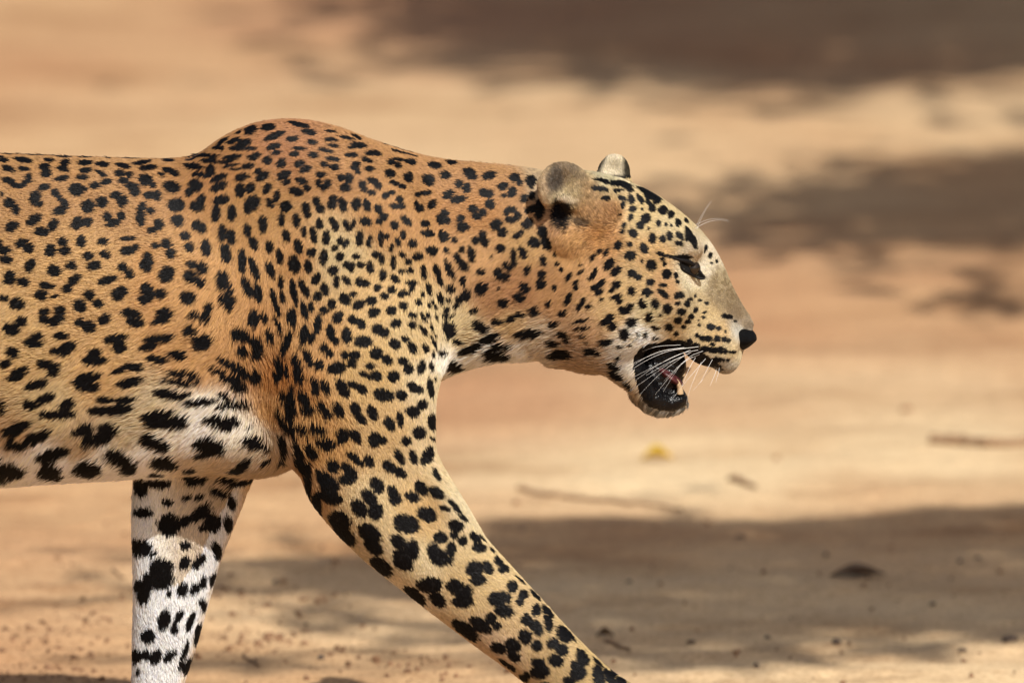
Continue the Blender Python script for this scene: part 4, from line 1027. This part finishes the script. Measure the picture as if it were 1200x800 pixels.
# ground that lies in the leopard's own shadow: no leaf hangs between the animal and the sun
_sg = BV[:, :2] - TO_SUN[None, :2] * (BV[:, 2:] / TO_SUN[2])
_cell = 0.02
_occ = np.zeros((220, 160), bool)
def _ij(p):
    return np.clip(((p[:, 0] + 2.4) / _cell).astype(int), 0, 219), np.clip(((p[:, 1] + 0.8) / _cell).astype(int), 0, 159)
_occ[_ij(_sg)] = True
for _ in range(4):
    _o = _occ.copy()
    _o[1:] |= _occ[:-1]; _o[:-1] |= _occ[1:]; _o[:, 1:] |= _occ[:, :-1]; _o[:, :-1] |= _occ[:, 1:]
    _occ = _o
def tree(patches, trunk_xy, height, leaf, cover, label, seed, twigs=(), feather=0.0):
    r = np.random.default_rng(seed)
    LV, hubs = [], []
    for poly, cov in patches:
        g = np.array([G(x, y)[:2] for x, y in poly])
        A_ = poly_area(g)
        n_ = int(-math.log(max(0.02, 1 - cov)) * A_ / (leaf * leaf * 0.96 * 0.55))
        nc = max(6, int(A_ / (0.075 + leaf * leaf * 14)))
        # leaves hang in clumps, clumps on twigs
        cl, _ = poly_points(poly, nc, r)
        ch = height + r.normal(0, 0.16 * height / 3, nc)
        each = r.integers(0, nc, n_)
        spread = 0.13 + leaf * 1.2
        inside, _ = poly_points(poly, n_, r)
        base = np.where(r.random((n_, 1)) < 0.5, cl[each] + r.normal(0, spread, (n_, 2)), inside)
        base = base + r.normal(0, 1, (n_, 2)) * (feather * r.random((n_, 1)) ** 2) * np.array([1.0, 1.6])
        ok = in_poly(base[:, 0], base[:, 1], g) | (r.random(n_) < (0.18 if feather == 0 else 0.85))
        ok &= ~(_occ[_ij(base)] & (np.abs(base[:, 0] + 0.2) < 2.1) & (base[:, 1] < 1.2))
        base = base[ok]
        hh = ch[each][ok] + r.normal(0, 0.10 * height / 3, len(base))
        LV.append(to_height(base, hh))
        hubs.append(to_height(cl, ch))
    hubs = np.concatenate(hubs)
    root = tag(empty("shade_tree", (*trunk_xy, 0)), label, "tree")
    off = np.array([trunk_xy[0], trunk_xy[1], 0.0])
    v, f = leaves(np.concatenate(LV) - off, leaf, r)
    crown = link("crown", mesh_from("crown", v, f, False, m_leaf), root)
    crown['kind'] = 'stuff'
    segs = []
    top = hubs.mean(0) - off + np.array([0, 0, 0.25])
    fork = np.array([0.0, 0.0, height * 0.62])
    trunk = np.array([[0, 0, -0.1], [0.03, 0.02, height * 0.2], [-0.04, 0.03, height * 0.42], fork])
    segs.append(tube(trunk, np.array([0.17, 0.13, 0.115, 0.10]) * height / 3.2, 12))
    order = r.permutation(len(hubs))[:min(26, len(hubs))]
    for k in order:
        e_ = hubs[k] - off
        m1 = fork + (top - fork) * 0.45 + r.normal(0, .06, 3); m2 = (m1 + e_) / 2 + np.array([0, 0, .12])
        t_ = np.linspace(0, 1, 9)[:, None]
        C = (1 - t_) ** 3 * fork + 3 * t_ * (1 - t_) ** 2 * m1 + 3 * t_ ** 2 * (1 - t_) * m2 + t_ ** 3 * e_
        segs.append(tube(C, np.linspace(0.032, 0.006, 9), 6))
    for tw in twigs:
        P = to_height(np.array([G(x, y)[:2] for x, y in tw]), height) - off
        segs.append(tube(P, np.linspace(0.016, 0.010, len(P)), 6))
    v, f = join(segs)
    link("trunk", mesh_from("trunk", v, f, True, m_bark), root)
    return root
NEAR = [([(330,660),(480,638),(600,608),(760,600),(900,607),(1050,596),(1320,590),(1320,690),(900,690),(600,700),(470,700),(350,685)], 0.965),
        ([(600,700),(760,690),(960,690),(1000,740),(960,770),(760,785),(600,770)], 0.86), ([(960,690),(1320,690),(1320,735),(1150,752),(1000,765)], 0.95),
        ([(215,672),(300,652),(420,650),(420,690),(300,695),(225,688)], 0.78),
        ([(320,706),(440,704),(560,735),(540,752),(430,744),(330,728)], 0.75),
        ([(200,764),(300,766),(420,776),(520,800),(420,815),(240,790)], 0.65)]
tree(NEAR, (3.2, -1.2), 4.6, 0.042, 0.9, "small leafy tree to the right of the frame shading the sand near the leopard", 11,
     twigs=[[(470, 690), (330, 688), (235, 690), (150, 699), (70, 709), (-10, 718)], [(330, 770), (230, 772), (140, 767), (50, 769)]])
FAR1 = [([(960,205),(1060,190),(1160,180),(1340,170),(1340,246),(1150,250),(960,246)], 0.985), ([(930,258),(1150,250),(1340,250),(1340,292),(1060,290),(850,284),(850,270)], 0.975),
        ([(1085,342),(1320,334),(1320,362),(1120,358)], 0.75),
        ([(830,226),(960,208),(955,256),(840,262)], 0.6), ([(960,295),(1200,292),(1200,302),(960,304)], 0.35)]
tree(FAR1, (3.4, 2.0), 3.0, 0.055, 0.9, "leafy tree further right of the frame shading the middle distance", 12, feather=0.18)
FAR2 = [([(690,30),(900,30),(890,100),(690,92)], 0.98), ([(520,20),(690,10),(690,92),(600,88),(510,70)], 0.95), ([(890,-10),(1340,-60),(1340,66),(1090,96),(960,110),(890,104)], 0.965),
        ([(500,-200),(1340,-200),(1340,10),(900,36),(690,40),(520,30)], 0.975),
        ([(430,-30),(500,60),(540,20),(520,-60)], 0.5), ([(700,95),(800,105),(1040,135),(880,132)], 0.35)]
tree(FAR2, (4.8, 4.6), 4.0, 0.085, 0.9, "tall leafy tree off to the right shading the far ground", 13, feather=0.3)

# ------------------------------------------------------------------ things lying on the sand
def gz(x, y):
    return float(ground_z(np.array([x]), np.array([y]))[0])
def on_ground(px, py):
    p = G(px, py)
    for _ in range(3):
        z = gz(p[0], p[1])
        d = p - CAM
        p = CAM + d * ((z - CAM[2]) / d[2])
    return p
def px_size(p):
    """metres per photo pixel at a point"""
    return float((p - CAM) @ AX_F) / DIST / 1000.0
m_stone = simple_mat("dark grey stone", (0.115, 0.085, 0.065), 0.85, 0.35, 60, 0.2, 0.8)
m_clod = simple_mat("reddish earth clod", (0.26, 0.14, 0.075), 0.95, 0.3, 80, 0.1, 0.8)
m_stick = simple_mat("weathered brown twig", (0.30, 0.19, 0.11), 0.9, 0.3, 120, 0.2, 0.6)
m_yellow = simple_mat("yellow fallen leaf", (0.62, 0.42, 0.035), 0.6, 0.25, 60, 0.3)
m_dry = simple_mat("dry brown leaf", (0.13, 0.085, 0.055), 0.75, 0.35, 70, 0.3, 0.5)

def rock(seed, sx, sy, sz):
    r = np.random.default_rng(seed)
    v, f = uv_sphere(14, 9)
    v = v.copy()
    for _ in range(7):
        d = r.normal(0, 1, 3); d /= np.linalg.norm(d)
        c = r.uniform(0.55, 0.85)
        over = np.maximum(v @ d - c, 0)
        v -= over[:, None] * d * 0.85
    v += r.normal(0, 0.015, v.shape)
    return v * np.array([sx, sy, sz]), f
def place_rock(px, py, w, h, mat, label, name="stone", cat="stone", group="stones lying on the sand", seed=1):
    p = on_ground(px, py + h * 0.5); s = px_size(p)
    v, f = rock(seed, w * s / 2, w * s / 2 * 0.8, max(h * s * 0.62, 0.003))
    o = link(name, mesh_from(name, v, f, True, mat))
    o.location = p + np.array([0, 0, h * s * 0.22])
    o.rotation_euler = (0, 0, (seed * 1.7) % 6.28 if w < 1.6 * h + 4 else rng.uniform(-.2, .2))
    return tag(o, label, cat, group)
ROCKS = [(980,750,12,8,m_stone,"small dark stone on the shaded sand below the curled dry leaf"),
 (1125,657,10,6,m_stone,"left of the two little stones in the shade at the right edge"),
 (1146,653,10,7,m_stone,"right of the two little stones in the shade at the right edge"),
 (968,648,8,7,m_stone,"tiny stone in the shade just above and left of the curled dry leaf"),
 (810,750,12,6,m_stone,"dark pebble in the shade right of the walking paw"),
 (886,778,9,7,m_stone,"pebble by the bottom edge of the frame under the tree shade"),
 (1185,746,22,8,m_stone,"flat dark stone at the far right where shade meets sun"),
 (1128,760,14,5,m_stone,"low dark stone at the sunlit fringe of the shade, lower right"),
 (1093,706,10,5,m_stone,"pebble alone in the middle of the shade at right"),
 (899,745,9,5,m_stone,"pebble in the shade left of the stone below the dry leaf"),
 (612,621,9,8,m_stone,"dark pebble at the upper edge of shade just right of the near foreleg"),
 (737,680,8,5,m_stone,"pebble in the shade midway along the near foreleg"),
 (868,627,14,5,m_stone,"thin flat stone at the sunny upper border of the shade"),
 (323,680,8,6,m_stone,"pebble in the shade between the two forelegs"),
 (268,758,9,7,m_clod,"reddish clod between the forelegs near the bottom of the frame"),
 (441,770,12,7,m_clod,"reddish clod on the sunny strip below the near foreleg"),
 (910,535,10,6,m_clod,"blurred reddish clod on the sunny sand above the broken twig"),
 (1062,478,14,7,m_clod,"blurred reddish clod on the sunny sand beyond the head"),
 (605,588,12,7,m_clod,"reddish clod by the left end of the long thin stick"),
 (830,612,9,5,m_clod,"small clod on the lit sand just above the shade line"),
 (376,768,10,6,m_stone,"dark pebble in the shade strip left of the near foreleg"),
 (233,768,9,6,m_clod,"reddish clod against the right edge of the pale foreleg")]
for i, (x, y, w, h, mt, lab_) in enumerate(ROCKS):
    place_rock(x, y, w, h, mt, lab_, seed=20 + i, **({} if mt is m_stone else dict(name="earth_clod", cat="clod", group="clods of earth on the sand")))

def stick(pts, r0, r1, label, name="stick", cat="stick"):
    P = []
    for x, y in pts:
        p = on_ground(x, y); P.append(p)
    P = np.array(P)
    P[:, 2] = [gz(a, b_) for a, b_ in P[:, :2]]
    t2 = np.linspace(0, 1, 5 * len(P)); tt = np.linspace(0, 1, len(P))
    C = np.stack([smooth_interp(t2, tt, P[:, k]) for k in range(3)], 1)
    C[:, 2] = ground_z(C[:, 0], C[:, 1]) + r0 * 0.7
    C += np.random.default_rng(len(label)).normal(0, r0 * 0.18, C.shape)
    base = C[0].copy()
    v, f = tube(C - base, np.linspace(r0, r1, len(C)), 8)
    o = link(name, mesh_from(name, v, f, True, m_stick)); o.location = base
    return tag(o, label, cat)
stick([(608, 577), (660, 584), (720, 590), (800, 599)], 0.0042, 0.0018, "long thin stick lying on the sunny sand below the leopard's chin")
stick([(1092, 519), (1130, 522), (1165, 523), (1230, 518)], 0.0085, 0.006, "thick pale brown stick on the sand at the right edge")
stick([(857, 563), (870, 567), (885, 573)], 0.0055, 0.003, "short broken twig on sunny sand below the mouth", "twig", "twig")
stick([(710, 752), (722, 757), (738, 763)], 0.003, 0.002, "short dark twig in the shade beside the walking paw", "twig", "twig")
stick([(285, 770), (297, 776), (303, 781)], 0.0022, 0.0012, "tiny bent twig between the forelegs at the bottom", "twig", "twig")
stick([(132, 668), (138, 672), (146, 678)], 0.0022, 0.0012, "tiny bent twig just left of the pale foreleg", "twig", "twig")

def curled_leaf(px, py, w, h, mat, label, curl, name="fallen_leaf"):
    p = on_ground(px, py); s = px_size(p)
    nu_, nv2 = 15, 7
    V, Fq = [], []
    for i in range(nu_):
        u = i / (nu_ - 1)
        wid = math.sin(math.pi * min(max(u, 0.03), 0.97)) ** 0.8
        for j in range(nv2):
            q = (j / (nv2 - 1) - 0.5) * 2
            x = (u - 0.5) * w * s
            y = q * wid * w * s * 0.26
            z = curl * h * s * (q * q) * wid + 0.3 * h * s * math.sin(u * 3.0) + 0.003 + 0.001 * math.sin(9 * u + 4 * q)
            V.append((x, y, z))
    V = np.array(V)
    for i in range(nu_ - 1):
        for j in range(nv2 - 1):
            a = i * nv2 + j
            Fq.append((a, a + nv2, a + nv2 + 1, a + 1))
    Fq = np.array(Fq); n_ = len(V)
    V2 = np.concatenate([V, V - np.array([0, 0, 0.0007])])
    F2 = np.concatenate([Fq, Fq[:, ::-1] + n_])
    o = link(name, mesh_from(name, V2, F2, True, mat)); o.location = p
    return tag(o, label, "leaf")
curled_leaf(770, 540, 36, 14, m_yellow, "yellow fallen leaf on the sunny sand below the leopard's open mouth", 0.8)
curled_leaf(1005, 676, 64, 9, m_dry, "dark curled dry leaf lying in the tree shade at right", 0.9)
curled_leaf(709, 747, 21, 9, m_dry, "small dark dry leaf beside the walking paw", 0.7)

# loose grit and crumbs of earth, too many to count
r = np.random.default_rng(77)
NG = 950
gxy = np.stack([r.uniform(-0.75, 0.8, NG), 0.30 + 1.6 * r.random(NG) ** 2.0], 1)
cl = r.integers(0, 16, NG)
cc_ = np.array([G(x, y)[:2] for x, y in [(70,755),(100,790),(60,795),(270,745),(330,740),(300,720),(110,725),(40,740),(250,690),(410,765),(350,700),(190,700),(70,770),(300,755),(500,780),(20,790)]])
use = r.random(NG) < 0.5
gxy[use] = cc_[cl[use]] + r.normal(0, 1, (use.sum(), 2)) * np.array([0.035, 0.05])
parts_ = []
cols = []
for (x, y) in gxy:
    s = 0.0014 + 0.0034 * r.random() ** 3
    v, f = uv_sphere(5, 3)
    v = v * s * r.uniform(.6, 1.3, 3) + r.normal(0, s * .12, v.shape)
    parts_.append((v + np.array([x, y, gz(x, y) + s * 0.35]), f))
v, f = join(parts_)
m_grit = simple_mat("reddish brown grit", (0.23, 0.13, 0.075), 0.95, 0.5, 30, 0.1)
tag(link("grit", mesh_from("grit", v, f, True, m_grit)), kind='stuff')
